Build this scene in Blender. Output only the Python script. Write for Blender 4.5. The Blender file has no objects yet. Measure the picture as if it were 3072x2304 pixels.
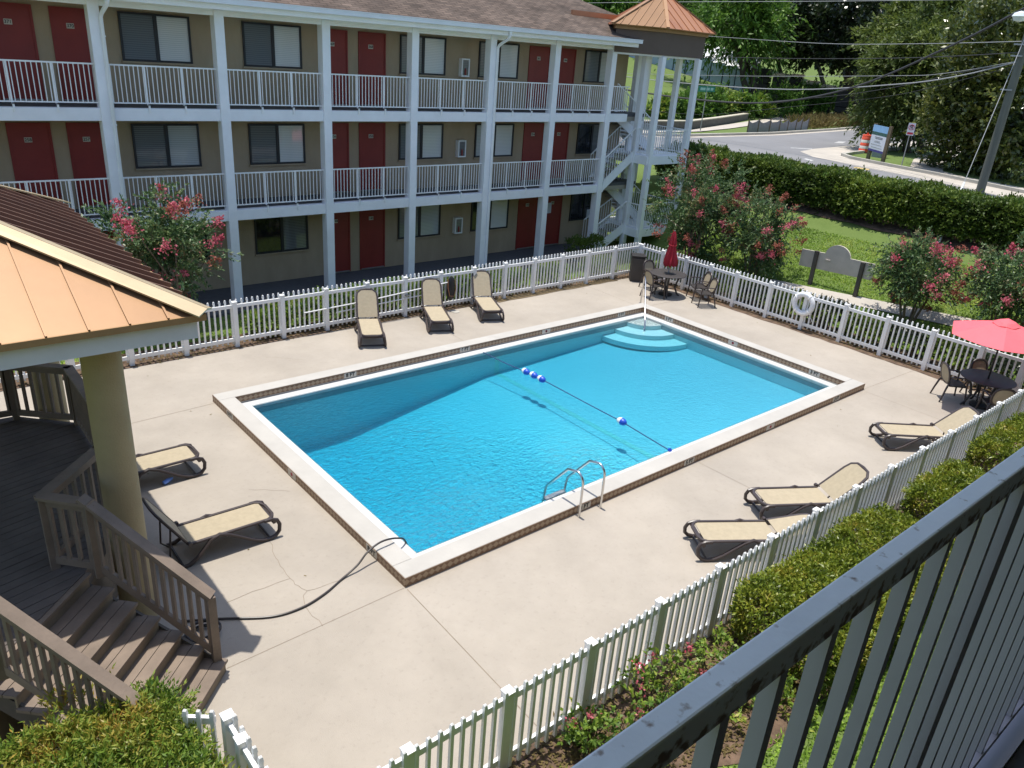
import bpy, math, random
import numpy as np
from mathutils import Vector, Matrix
R = math.radians
sc = bpy.context.scene
col = sc.collection
rnd = random.Random(7)
rg = np.random.default_rng(11)

# ------------------------------------------------------------------ camera, world, sun
CAM = (-4.853, -7.376, 7.0)
yaw, pitch, roll = 0.8437, 0.4084, 0.0767
cam = bpy.data.cameras.new('camera'); co = bpy.data.objects.new('camera', cam); col.objects.link(co)
cam.sensor_width = 36; cam.lens = 2311.4 / 3072 * 36; cam.clip_start = 0.02; cam.clip_end = 1500
fw = Vector((math.cos(yaw) * math.cos(pitch), math.sin(yaw) * math.cos(pitch), -math.sin(pitch)))
rt = Vector((math.sin(yaw), -math.cos(yaw), 0)); up = rt.cross(fw)
r2 = math.cos(roll) * rt + math.sin(roll) * up; u2 = -math.sin(roll) * rt + math.cos(roll) * up
co.matrix_world = Matrix(((r2.x, u2.x, -fw.x, CAM[0]), (r2.y, u2.y, -fw.y, CAM[1]), (r2.z, u2.z, -fw.z, CAM[2]), (0, 0, 0, 1)))
sc.camera = co
SUN = Vector((-0.012, 0.15, 1)).normalized()           # towards the sun
w = bpy.data.worlds.new('World'); sc.world = w; w.use_nodes = True
nt = w.node_tree; bg = nt.nodes['Background']
sky = nt.nodes.new('ShaderNodeTexSky'); sky.sky_type = 'NISHITA'; sky.sun_disc = False
sky.sun_elevation = math.asin(SUN.z); sky.sun_rotation = math.atan2(SUN.x, SUN.y)
sky.air_density = 1.0; sky.dust_density = 1.2
nt.links.new(sky.outputs[0], bg.inputs[0]); bg.inputs[1].default_value = 0.15
sl = bpy.data.lights.new('sun', 'SUN'); so = bpy.data.objects.new('sun', sl); col.objects.link(so)
sl.energy = 3.6; sl.angle = R(0.53); sl.color = (1, .95, .87)
so.rotation_euler = SUN.to_track_quat('Z', 'Y').to_euler()
vs = sc.view_settings; vs.view_transform = 'Standard'; vs.look = 'None'; vs.exposure = 0.48; vs.gamma = 1
sc.cycles.max_bounces = 8; sc.cycles.transparent_max_bounces = 12
sc.cycles.caustics_reflective = False; sc.cycles.caustics_refractive = False

# ------------------------------------------------------------------ materials
MATS = {}
def mat(name, c, rough=.7, var=.12, scale=3., bump=0., bscale=None, metal=0., spec=.5, c2=None, stretch=None, c3=None):
    m = bpy.data.materials.new(name); m.use_nodes = True; MATS[name] = m
    n = m.node_tree.nodes; l = m.node_tree.links; b = n['Principled BSDF']
    b.inputs['Roughness'].default_value = rough; b.inputs['Metallic'].default_value = metal
    b.inputs['Specular IOR Level'].default_value = spec
    tc = n.new('ShaderNodeTexCoord'); src = tc.outputs['Object']
    if stretch:
        mp = n.new('ShaderNodeMapping'); mp.inputs['Scale'].default_value = stretch; l.new(src, mp.inputs[0]); src = mp.outputs[0]
    no = n.new('ShaderNodeTexNoise'); no.inputs['Scale'].default_value = scale; no.inputs['Detail'].default_value = 8; no.inputs['Roughness'].default_value = .62
    l.new(src, no.inputs['Vector'])
    cr = n.new('ShaderNodeValToRGB'); e = cr.color_ramp.elements
    e[0].position = .3; e[1].position = .7
    ca = c2 if c2 else tuple(x * (1 - var) for x in c); cb = c if c2 else tuple(min(1, x * (1 + var)) for x in c)
    e[0].color = (*ca, 1); e[1].color = (*cb, 1)
    if c3:
        q = cr.color_ramp.elements.new(.5); q.color = (*c3, 1)
    l.new(no.outputs[0], cr.inputs[0]); l.new(cr.outputs[0], b.inputs['Base Color'])
    if bump:
        n2 = n.new('ShaderNodeTexNoise'); n2.inputs['Scale'].default_value = bscale or scale * 8; n2.inputs['Detail'].default_value = 4
        l.new(src, n2.inputs['Vector'])
        bp = n.new('ShaderNodeBump'); bp.inputs['Strength'].default_value = bump; bp.inputs['Distance'].default_value = .02
        l.new(n2.outputs[0], bp.inputs['Height']); l.new(bp.outputs[0], b.inputs['Normal'])
    return m
def leafmat(name, cols, trans=.35, rough=.45, spec=.35, nscale=.8):
    m = bpy.data.materials.new(name); m.use_nodes = True; MATS[name] = m
    n = m.node_tree.nodes; l = m.node_tree.links; b = n['Principled BSDF']; out = n['Material Output']
    b.inputs['Roughness'].default_value = rough; b.inputs['Specular IOR Level'].default_value = spec
    g = n.new('ShaderNodeNewGeometry'); tc = n.new('ShaderNodeTexCoord')
    no = n.new('ShaderNodeTexNoise'); no.inputs['Scale'].default_value = nscale; no.inputs['Detail'].default_value = 2
    l.new(tc.outputs['Object'], no.inputs['Vector'])
    a = n.new('ShaderNodeMath'); a.operation = 'MULTIPLY_ADD'; a.inputs[1].default_value = .55; l.new(g.outputs['Random Per Island'], a.inputs[0])
    s = n.new('ShaderNodeMath'); s.operation = 'MULTIPLY_ADD'; s.inputs[1].default_value = 1.6; s.inputs[2].default_value = -.58; l.new(no.outputs[0], s.inputs[0]); l.new(s.outputs[0], a.inputs[2])
    cr = n.new('ShaderNodeValToRGB'); e = cr.color_ramp.elements
    for i, c in enumerate(cols):
        q = e[i] if i < 2 else e.new(1)
        q.position = i / (len(cols) - 1)
    mul = {'lf_dark': 1.5, 'blossom': .95, 'blossom_rust': 1.0, 'lf_brown': 1.3, 'lf_gloss': 2.1, 'lf_hedge': 1.8, 'lf_mid': 2.1, 'lf_low': 2.2, 'lf_far': 2.2, 'lf_olive': 1.6}.get(name, 1.75)
    cols = [tuple(min(.9, q * mul) for q in c) for c in cols]
    for i, c in enumerate(cols): e[i].color = (*c, 1); e[i].position = i / (len(cols) - 1)
    l.new(a.outputs[0], cr.inputs[0]); l.new(cr.outputs[0], b.inputs['Base Color'])
    t = n.new('ShaderNodeBsdfTranslucent'); l.new(cr.outputs[0], t.inputs[0])
    mx = n.new('ShaderNodeMixShader'); mx.inputs[0].default_value = trans
    l.new(b.outputs[0], mx.inputs[1]); l.new(t.outputs[0], mx.inputs[2]); l.new(mx.outputs[0], out.inputs[0])
    return m
M = MATS
mat('white_paint', (.88, .88, .88), .5, .05, 2, .03)
mat('white_vinyl', (.86, .86, .84), .4, .05, 1.2)
mat('column_white', (.88, .89, .92), .55, .06, 1.5, .03)
mat('stucco', (.46, .36, .245), .9, .1, 1.1, .5, 60, c2=(.38, .295, .195), stretch=(1.6, 1.6, .55))
mat('red_door', (.25, .028, .022), .5, .12, 2)
mat('dark_frame', (.022, .022, .025), .5, .1)
mat('steel', (.62, .62, .62), .22, .05, metal=1)
mat('brass', (.5, .42, .3), .3, .05, metal=1)
mat('plate', (.55, .52, .45), .5, .1)
mat('ink', (.015, .015, .015), .6, .1)
mat('corridor', (.10, .10, .105), .9, .15, 6)
mat('own_wall', (.085, .07, .055), .9, .1)
mat('own_floor', (.045, .045, .05), .95, .3, 30)
mat('ceiling', (.34, .31, .25), .9, .1, 2)
mat('gutter', (.74, .77, .80), .35, .07, 1.5)
mat('deck_concrete', (.415, .368, .308), .85, .07, .9, .25, 90, c2=(.37, .327, .27))
mat('coping', (.45, .43, .39), .8, .08, 1.6, .2, 60)
mat('ledge', (.56, .565, .55), .7, .06, 2)
mat('plaster', (.62, .75, .72), .8, .03, .6)
mat('mulch', (.20, .13, .085), .95, .4, 5, .9, 22, c2=(.05, .033, .022))
mat('lawn', (.125, .18, .04), .95, .25, 2.2, .6, 30, c2=(.10, .155, .03))
mat('grass_blade', (.13, .24, .035), .7, .2, 3)
mat('asphalt', (.23, .23, .235), .9, .12, .25, .3, 40, c2=(.17, .17, .175))
mat('concrete', (.46, .42, .36), .9, .12, 1, .2, 40)
mat('kerb', (.42, .40, .35), .9, .12, 1)
mat('road_paint', (.55, .55, .53), .8, .2, 4, c2=(.30, .30, .30))
mat('yellow_pad', (.48, .36, .15), .8, .1)
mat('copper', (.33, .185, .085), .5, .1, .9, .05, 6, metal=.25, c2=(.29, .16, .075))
mat('copper_shaded', (.20, .112, .075), .55, .15, 1, metal=.2)  # same copper with the shade of the gazebo's right roof face painted in
mat('copper_red', (.38, .165, .085), .5, .2, 1.2, metal=.25, c2=(.48, .23, .115), stretch=(1, 1, .25))
mat('hip_cap', (.52, .41, .25), .45, .1, 1.5, metal=.35)
mat('grey_fascia', (.74, .76, .80), .6, .05)
mat('tan_trim', (.38, .225, .10), .6, .08)
mat('brown_drum', (.135, .10, .082), .85, .08, 1.5, .3, 50)
mat('tan_column', (.42, .335, .185), .8, .09, 1.6, .25, 50)
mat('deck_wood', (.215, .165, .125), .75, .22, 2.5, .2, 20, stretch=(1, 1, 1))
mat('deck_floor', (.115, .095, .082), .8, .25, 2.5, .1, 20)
mat('riser', (.24, .185, .125), .8, .15, 2)
mat('resin', (.055, .042, .040), .38, .1)
mat('sling', (.41, .345, .235), .75, .08, 14, .2, 220)
mat('table_resin', (.048, .042, .040), .5, .15, 4)
mat('red_fabric', (.36, .015, .03), .75, .12, 3)
mat('coral_fabric', (.80, .13, .155), .7, .06, 2)
mat('black', (.02, .018, .018), .55, .15)
mat('bin', (.055, .047, .042), .6, .12, 3)
mat('ring_white', (.80, .81, .82), .4, .03)
mat('rail_white', (.70, .73, .78), .42, .10, 4, .05)
mat('rail_bar', (.38, .365, .41), .5, .08, 3)
mat('rope', (.03, .06, .16), .7, .2)
mat('float_blue', (.02, .09, .55), .35, .05); mat('float_white', (.82, .82, .82), .35, .03)
mat('hose', (.035, .03, .03), .4, .2)
mat('sign_taupe', (.55, .48, .42), .8, .15, 2)
mat('sign_edge', (.55, .5, .4), .7, .05)
mat('post_brown', (.10, .085, .07), .85, .2, 3)
mat('board_white', (.62, .65, .74), .6, .03); mat('board_sky', (.24, .45, .72), .6, .1, 3)
mat('board_green', (.03, .10, .09), .7, .5, 9); mat('board_navy', (.04, .035, .22), .6, .05)
mat('post_wood', (.17, .13, .085), .9, .2, 4)
mat('barrel_orange', (.75, .10, .045), .5, .06); mat('barrel_white', (.62, .60, .55), .5, .06)
mat('sign_red', (.45, .03, .06), .5, .05); mat('sign_green', (.01, .20, .13), .5, .05); mat('sign_letter', (.35, .6, .52), .5, .05)
mat('galv', (.36, .37, .37), .5, .1, metal=.6)
mat('pole_wood', (.135, .14, .115), .9, .2, 3, stretch=(3, 3, .3))
mat('wire', (.03, .03, .032), .6, .05); mat('wire_pale', (.30, .31, .32), .5, .05)
mat('lamp_glass', (.75, .82, .82), .3, .05)
mat('bark', (.07, .055, .042), .95, .3, 6, .6, 20); mat('bark_pale', (.20, .15, .11), .9, .25, 5)
mat('wrap_blue', (.33, .42, .56), .45, .15, 1.2); mat('wrap_white', (.82, .83, .85), .5, .05, 2)
mat('crate_black', (.02, .02, .024), .5, .1); mat('pale_lid', (.62, .55, .46), .7, .15)
mat('silt', (.27, .26, .28), .9, .15, 3); mat('wall_stone', (.13, .12, .11), .9, .3, 5); mat('wall_cap', (.5, .46, .36), .9, .1)
mat('bottle_blue', (.15, .3, .8), .2, .3, 8)
mat('util_box', (.25, .29, .30), .6, .1)
mat('skirt', (.055, .04, .035), .9, .4, 8)
mat('straw', (.22, .16, .08), .9, .45, 14, .8, 30, c2=(.10, .07, .035))
mat('crack', (.25, .2, .15), .95, .2)
leafmat('lf_shrub', [(.035, .058, .008), (.095, .13, .013), (.16, .185, .02), (.24, .19, .035)], .3, .4, .5, 2.2)
leafmat('lf_hedge', [(.022, .04, .008), (.055, .085, .014), (.115, .15, .022)], .3, .5, .3, .5)
leafmat('lf_nandina', [(.035, .075, .01), (.10, .16, .02), (.20, .20, .035), (.30, .15, .03)], .35, .45, .4, 1.6)
leafmat('lf_myrtle', [(.025, .055, .02), (.05, .095, .035), (.09, .135, .05), (.17, .12, .06)], .3, .45, .5, 1.3)
leafmat('lf_low', [(.02, .045, .008), (.05, .09, .014), (.11, .16, .02), (.2, .18, .04)], .3, .45, .4, 1.5)
leafmat('lf_dark', [(.008, .014, .006), (.018, .03, .011), (.034, .05, .018)], .12, .32, .6, .4)
leafmat('lf_mid', [(.02, .045, .008), (.05, .10, .016), (.10, .165, .025)], .35, .5, .3, .25)
leafmat('lf_olive', [(.025, .04, .01), (.065, .09, .02), (.12, .15, .03)], .3, .5, .3, .3)
leafmat('lf_gloss', [(.016, .028, .008), (.045, .06, .013), (.105, .11, .02)], .2, .3, .7, .4)
leafmat('lf_far', [(.03, .06, .014), (.06, .11, .022), (.11, .17, .035)], .35, .6, .2, .12)
leafmat('lf_brown', [(.06, .05, .02), (.12, .09, .035), (.17, .13, .05), (.10, .12, .03)], .3, .7, .2, .8)
leafmat('blossom', [(.50, .07, .12), (.64, .15, .20), (.74, .28, .30)], .3, .6, .2, 2)
leafmat('blossom_rust', [(.26, .08, .05), (.38, .13, .09), (.48, .19, .13)], .3, .6, .2, 2)
leafmat('blade', [(.07, .13, .015), (.13, .21, .028), (.19, .28, .04), (.28, .29, .07)], .3, .6, .2, .9)

def nodes(name): return M[name].node_tree.nodes, M[name].node_tree.links
# diamond tile band: checker turned 45 degrees, run along x+y
m = bpy.data.materials.new('tile_band'); m.use_nodes = True; M['tile_band'] = m
n, l = nodes('tile_band'); b = n['Principled BSDF']; b.inputs['Roughness'].default_value = .5
tc = n.new('ShaderNodeTexCoord'); sp = n.new('ShaderNodeSeparateXYZ'); l.new(tc.outputs['Object'], sp.inputs[0])
ad = n.new('ShaderNodeMath'); l.new(sp.outputs[0], ad.inputs[0]); l.new(sp.outputs[1], ad.inputs[1])
p1 = n.new('ShaderNodeMath'); l.new(ad.outputs[0], p1.inputs[0]); l.new(sp.outputs[2], p1.inputs[1])
p2 = n.new('ShaderNodeMath'); p2.operation = 'SUBTRACT'; l.new(ad.outputs[0], p2.inputs[0]); l.new(sp.outputs[2], p2.inputs[1])
cb = n.new('ShaderNodeCombineXYZ'); cb.inputs[2].default_value = .013
def off(s, v):
    a = n.new('ShaderNodeMath'); a.inputs[1].default_value = v; l.new(s, a.inputs[0]); return a.outputs[0]
l.new(off(p1.outputs[0], 40 - .075 + .0535), cb.inputs[0]); l.new(off(p2.outputs[0], 40 + .075 + .0535), cb.inputs[1])
ck = n.new('ShaderNodeTexChecker'); ck.inputs['Scale'].default_value = 1 / .107
ck.inputs['Color1'].default_value = (.19, .105, .06, 1); ck.inputs['Color2'].default_value = (.36, .26, .17, 1)
l.new(cb.outputs[0], ck.inputs[0]); l.new(ck.outputs[0], b.inputs['Base Color'])
mat('tile_border', (.24, .155, .095), .6, .15, 12)
# shingle roof
m = bpy.data.materials.new('shingles'); m.use_nodes = True; M['shingles'] = m
n, l = nodes('shingles'); b = n['Principled BSDF']; b.inputs['Roughness'].default_value = .95; b.inputs['Specular IOR Level'].default_value = .15
tc = n.new('ShaderNodeTexCoord'); br = n.new('ShaderNodeTexBrick'); br.inputs['Scale'].default_value = 1
br.inputs['Brick Width'].default_value = .34; br.inputs['Row Height'].default_value = .135; br.inputs['Mortar Size'].default_value = .012
br.inputs['Color1'].default_value = (.155, .118, .095, 1); br.inputs['Color2'].default_value = (.095, .075, .062, 1); br.inputs['Mortar'].default_value = (.05, .038, .03, 1)
l.new(tc.outputs['Object'], br.inputs[0])
no = n.new('ShaderNodeTexNoise'); no.inputs['Scale'].default_value = 1.3; no.inputs['Detail'].default_value = 6; l.new(tc.outputs['Object'], no.inputs['Vector'])
mx = n.new('ShaderNodeMix'); mx.data_type = 'RGBA'; mx.blend_type = 'MULTIPLY'; mx.inputs[0].default_value = 1
mr = n.new('ShaderNodeMapRange'); mr.inputs[1].default_value = .3; mr.inputs[2].default_value = .7; mr.inputs[3].default_value = .7; mr.inputs[4].default_value = 1.35; l.new(no.outputs[0], mr.inputs[0])
l.new(br.outputs[0], mx.inputs[6]); l.new(mr.outputs[0], mx.inputs[7]); l.new(mx.outputs[2], b.inputs['Base Color'])
# window panes: glass over a room or closed blinds
def pane_mat(name, c, slat=0., c2=None):
    m = bpy.data.materials.new(name); m.use_nodes = True; M[name] = m
    n, l = nodes(name); b = n['Principled BSDF']; b.inputs['Roughness'].default_value = .06; b.inputs['Specular IOR Level'].default_value = .6
    tc = n.new('ShaderNodeTexCoord')
    if slat:
        wv = n.new('ShaderNodeTexWave'); wv.bands_direction = 'Z'; wv.inputs['Scale'].default_value = slat; wv.inputs['Distortion'].default_value = .25; wv.inputs['Detail'].default_value = 1
        l.new(tc.outputs['Object'], wv.inputs[0]); f = wv.outputs[1]
    else:
        wv = n.new('ShaderNodeTexNoise'); wv.inputs['Scale'].default_value = 1.5; l.new(tc.outputs['Object'], wv.inputs[0]); f = wv.outputs[0]
    cr = n.new('ShaderNodeValToRGB'); e = cr.color_ramp.elements; e[0].color = (*(c2 or tuple(x * .7 for x in c)), 1); e[1].color = (*c, 1)
    l.new(f, cr.inputs[0]); l.new(cr.outputs[0], b.inputs['Base Color'])
pane_mat('pane_dark', (.012, .016, .024)); pane_mat('pane_screen', (.20, .22, .235), 6.)
pane_mat('pane_blind', (.78, .80, .79), 6.3, (.62, .65, .65)); pane_mat('pane_blind_grey', (.55, .59, .60), 6.3)
pane_mat('pane_blind_dim', (.22, .235, .24), 6.3, (.12, .13, .135))
# rust on the handrail
n, l = nodes('rail_white'); b = n['Principled BSDF']
tc = n.new('ShaderNodeTexCoord'); no = n.new('ShaderNodeTexNoise'); no.inputs['Scale'].default_value = 48; no.inputs['Detail'].default_value = 6; l.new(tc.outputs['Object'], no.inputs[0])
sz = n.new('ShaderNodeSeparateXYZ'); l.new(tc.outputs['Object'], sz.inputs[0]); zr_ = n.new('ShaderNodeMapRange'); zr_.inputs[1].default_value = 1.166; zr_.inputs[2].default_value = 1.200; zr_.inputs[3].default_value = .15; zr_.inputs[4].default_value = -.03; l.new(sz.outputs[2], zr_.inputs[0]); za_ = n.new('ShaderNodeMath'); l.new(no.outputs[0], za_.inputs[0]); l.new(zr_.outputs[0], za_.inputs[1])
cr = n.new('ShaderNodeValToRGB'); cr.color_ramp.elements[0].position = .60; cr.color_ramp.elements[1].position = .70; l.new(za_.outputs[0], cr.inputs[0])
mx = n.new('ShaderNodeMix'); mx.data_type = 'RGBA'; l.new(cr.outputs[0], mx.inputs[0])
src = b.inputs['Base Color'].links[0].from_socket; l.new(src, mx.inputs[6]); mx.inputs[7].default_value = (.19, .12, .075, 1); l.new(mx.outputs[2], b.inputs['Base Color'])
# stains and soft blotches on the concrete deck
n, l = nodes('deck_concrete'); b = n['Principled BSDF']
tc = n.new('ShaderNodeTexCoord'); no = n.new('ShaderNodeTexNoise'); no.inputs['Scale'].default_value = .35; no.inputs['Detail'].default_value = 9; no.inputs['Roughness'].default_value = .7; l.new(tc.outputs['Object'], no.inputs[0])
mr = n.new('ShaderNodeMapRange'); mr.inputs[1].default_value = .35; mr.inputs[2].default_value = .68; mr.inputs[3].default_value = .86; mr.inputs[4].default_value = 1.07; l.new(no.outputs[0], mr.inputs[0])
n3 = n.new('ShaderNodeTexNoise'); n3.inputs['Scale'].default_value = 14; n3.inputs['Detail'].default_value = 4; l.new(tc.outputs['Object'], n3.inputs[0])
mr3 = n.new('ShaderNodeMapRange'); mr3.inputs[1].default_value = .3; mr3.inputs[2].default_value = .42; mr3.inputs[3].default_value = .93; mr3.inputs[4].default_value = 1; l.new(n3.outputs[0], mr3.inputs[0])
ml = n.new('ShaderNodeMath'); ml.operation = 'MULTIPLY'; l.new(mr.outputs[0], ml.inputs[0]); l.new(mr3.outputs[0], ml.inputs[1])
mx = n.new('ShaderNodeMix'); mx.data_type = 'RGBA'; mx.blend_type = 'MULTIPLY'; mx.inputs[0].default_value = 1
src = b.inputs['Base Color'].links[0].from_socket; l.new(src, mx.inputs[6]); l.new(ml.outputs[0], mx.inputs[7]); l.new(mx.outputs[2], b.inputs['Base Color'])

# ------------------------------------------------------------------ building blocks
class MB:
    def __init__(s): s.v = []; s.f = []; s.mi = []; s.cur = 0
    def box(s, x0, y0, z0, x1, y1, z1):
        i = len(s.v)
        s.v += [(x0, y0, z0), (x1, y0, z0), (x1, y1, z0), (x0, y1, z0), (x0, y0, z1), (x1, y0, z1), (x1, y1, z1), (x0, y1, z1)]
        for q in ((0, 3, 2, 1), (4, 5, 6, 7), (0, 1, 5, 4), (1, 2, 6, 5), (2, 3, 7, 6), (3, 0, 4, 7)): s.f.append(tuple(i + k for k in q)); s.mi.append(s.cur)
        return s
    def face(s, pts):
        i = len(s.v); s.v += [tuple(p) for p in pts]; s.f.append(tuple(range(i, i + len(pts)))); s.mi.append(s.cur); return s
    def prism(s, poly, z0, z1):
        i = len(s.v); k = len(poly)
        s.v += [(p[0], p[1], z0) for p in poly] + [(p[0], p[1], z1) for p in poly]
        s.f.append(tuple(range(i + k - 1, i - 1, -1))); s.f.append(tuple(range(i + k, i + 2 * k))); s.mi += [s.cur] * 2
        for a in range(k):
            c = (a + 1) % k; s.f.append((i + a, i + c, i + k + c, i + k + a)); s.mi.append(s.cur)
        return s
    def slab(s, pts, th, nrm=None):            # a flat polygon in 3-D given thickness along its normal
        P = [Vector(p) for p in pts]; nn = Vector(nrm) if nrm else (P[1] - P[0]).cross(P[2] - P[0]).normalized()
        i = len(s.v); k = len(P); s.v += [tuple(p) for p in P] + [tuple(p - nn * th) for p in P]
        s.f.append(tuple(range(i, i + k))); s.f.append(tuple(range(i + 2 * k - 1, i + k - 1, -1))); s.mi += [s.cur] * 2
        for a in range(k):
            c = (a + 1) % k; s.f.append((i + a, i + k + a, i + k + c, i + c)); s.mi.append(s.cur)
        return s
    def beam(s, p, q, wd, ht, upv=(0, 0, 1)):   # box section bar from p to q
        p = Vector(p); q = Vector(q); d = (q - p).normalized(); u = Vector(upv)
        sd = d.cross(u)
        if sd.length < 1e-4: sd = d.cross(Vector((1, 0, 0)))
        sd.normalize(); u = sd.cross(d)
        i = len(s.v)
        for e in (p, q):
            for a, c in ((-1, -1), (1, -1), (1, 1), (-1, 1)): s.v.append(tuple(e + sd * a * wd / 2 + u * c * ht / 2))
        for q4 in ((3, 2, 1, 0), (4, 5, 6, 7), (0, 1, 5, 4), (1, 2, 6, 5), (2, 3, 7, 6), (3, 0, 4, 7)): s.f.append(tuple(i + k for k in q4)); s.mi.append(s.cur)
        return s
    def tube(s, pts, r, n=8, flat=1., closed=False):
        P = [Vector(p) for p in pts]; k = len(P); rs = r if isinstance(r, (list, tuple)) else [r] * k
        i = len(s.v); pu = None
        for a in range(k):
            if closed: d = (P[(a + 1) % k] - P[a - 1]).normalized()
            else: d = (P[min(a + 1, k - 1)] - P[max(a - 1, 0)]).normalized()
            if pu is None:
                pu = Vector((0, 0, 1)) if abs(d.z) < .9 else Vector((1, 0, 0))
            sd = d.cross(pu).normalized(); uu = sd.cross(d).normalized(); pu = uu
            for j in range(n):
                t = 2 * math.pi * j / n; s.v.append(tuple(P[a] + sd * math.cos(t) * rs[a] + uu * math.sin(t) * rs[a] * flat))
        for a in range(k if closed else k - 1):
            a2 = (a + 1) % k
            for j in range(n):
                j2 = (j + 1) % n; s.f.append((i + a * n + j, i + a * n + j2, i + a2 * n + j2, i + a2 * n + j)); s.mi.append(s.cur)
        if not closed:
            s.f.append(tuple(i + j for j in range(n - 1, -1, -1))); s.f.append(tuple(i + (k - 1) * n + j for j in range(n))); s.mi += [s.cur] * 2
        return s
    def lathe(s, prof, c=(0, 0, 0), n=24):
        i = len(s.v); k = len(prof)
        for r, z in prof:
            for j in range(n): t = 2 * math.pi * j / n; s.v.append((c[0] + r * math.cos(t), c[1] + r * math.sin(t), c[2] + z))
        for a in range(k - 1):
            for j in range(n):
                j2 = (j + 1) % n; s.f.append((i + a * n + j, i + a * n + j2, i + (a + 1) * n + j2, i + (a + 1) * n + j)); s.mi.append(s.cur)
        s.f.append(tuple(i + j for j in range(n - 1, -1, -1))); s.f.append(tuple(i + (k - 1) * n + j for j in range(n))); s.mi += [s.cur] * 2
        return s
    def build(s, name, mats, parent=None, smooth=False, bevel=0.):
        me = bpy.data.meshes.new(name); off = rootloc(parent)
        v = [(a - off[0], b - off[1], c - off[2]) for a, b, c in s.v]
        me.from_pydata(v, [], s.f)
        if isinstance(mats, str): mats = [mats]
        for mm in mats: me.materials.append(M[mm])
        me.polygons.foreach_set('material_index', s.mi)
        if smooth: me.polygons.foreach_set('use_smooth', [True] * len(s.f)); 
        me.update()
        o = bpy.data.objects.new(name, me); col.objects.link(o); o.parent = parent
        if smooth:
            md = o.modifiers.new('edges', 'EDGE_SPLIT'); md.split_angle = R(40)
        if bevel:
            md = o.modifiers.new('bevel', 'BEVEL'); md.width = bevel; md.segments = 2; md.limit_method = 'ANGLE'
        return o
def rootloc(p):
    x = Vector((0, 0, 0))
    while p is not None: x += p.location; p = p.parent
    return x
def tag(o, label, cat, group=None, kind=None):
    if label: o['label'] = label
    if cat: o['category'] = cat
    if group: o['group'] = group
    if kind: o['kind'] = kind
    return o
def thing(name, label, cat, loc=(0, 0, 0), group=None):
    o = bpy.data.objects.new(name, None); col.objects.link(o); o.location = loc; o.empty_display_size = .2
    return tag(o, label, cat, group)
def struct(name, mb, mats, smooth=False): return tag(mb.build(name, mats, None, smooth), None, None, None, 'structure')
def kids(o): return [c for c in bpy.data.objects if c.parent == o]
def copy_tree(o, parent=None, label=None):
    c = o.copy(); col.objects.link(c)
    if parent: c.parent = parent
    for ch in kids(o): copy_tree(ch, c)
    if label: c['label'] = label
    return c
def part_copy(o, parent, loc):
    c = o.copy(); col.objects.link(c); c.parent = parent; c.location = loc
    for ch in kids(o): copy_tree(ch, c)
    return c
TXT = {}
def text_mesh(txt, size, bold=0.):
    cu = bpy.data.curves.new('t', 'FONT'); cu.body = txt; cu.size = size; cu.align_x = 'CENTER'; cu.align_y = 'CENTER'; cu.extrude = .002; cu.offset = bold
    o = bpy.data.objects.new('t', cu); col.objects.link(o)
    me = bpy.data.meshes.new_from_object(o.evaluated_get(bpy.context.evaluated_depsgraph_get()))
    bpy.data.objects.remove(o); return me
def lettering(txt, size, loc, rot, parent, m='ink', name='lettering', bold=0.):
    me = text_mesh(txt, size, bold); me.name = name; me.materials.clear(); me.materials.append(M[m])
    o = bpy.data.objects.new(name, me); col.objects.link(o); o.parent = parent; off = rootloc(parent)
    o.location = Vector(loc) - off; o.rotation_euler = rot; return o

def sm(a, b, x): t = np.clip((x - a) / (b - a), 0, 1); return t * t * (3 - 2 * t)
def hgt(x, y):
    x = np.asarray(x, float); y = np.asarray(y, float)
    lot = 2.3 * sm(17.2, 24.2, x) + .7 * sm(24.5, 27, x)
    nn = y - 22.5 - .134 * (x - 34.3)
    fl = np.maximum(0, nn - 5.5); far = .21 * fl * sm(0, 6, fl) * sm(27, 33, x)
    dip = -.42 * sm(10.3, 12.2, y) * (1 - sm(21.0, 22.9, x))
    lot = lot * (1 - sm(10.0, 12.2, y) * (1 - sm(21.0, 22.9, x)))
    return lot + far + dip - .02
# leaves: pos (N,3), axis (N,3), normal hint (N,3)
def leafmesh(name, pos, axis, nrm, length, width, m, parent=None):
    N = len(pos); off = np.array(rootloc(parent))
    axis = axis / np.maximum(1e-6, np.linalg.norm(axis, axis=1))[:, None]
    side = np.cross(axis, nrm); side /= np.maximum(1e-6, np.linalg.norm(side, axis=1))[:, None]
    L = length * rg.uniform(.65, 1.3, (N, 1)); W = width * rg.uniform(.7, 1.3, (N, 1))
    v = np.empty((N, 4, 3)); p = pos - off
    v[:, 0] = p; v[:, 1] = p + axis * L * .45 + side * W * .5; v[:, 2] = p + axis * L; v[:, 3] = p + axis * L * .45 - side * W * .5
    me = bpy.data.meshes.new(name); me.vertices.add(N * 4); me.vertices.foreach_set('co', v.reshape(-1).astype(np.float32))
    me.loops.add(N * 4); me.loops.foreach_set('vertex_index', np.arange(N * 4, dtype=np.int32))
    me.polygons.add(N); me.polygons.foreach_set('loop_start', np.arange(0, N * 4, 4, dtype=np.int32))
    me.materials.append(M[m]); me.update(calc_edges=True)
    o = bpy.data.objects.new(name, me); col.objects.link(o); o.parent = parent; return o
def unit(a): return a / np.maximum(1e-6, np.linalg.norm(a, axis=-1, keepdims=True))
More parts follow.
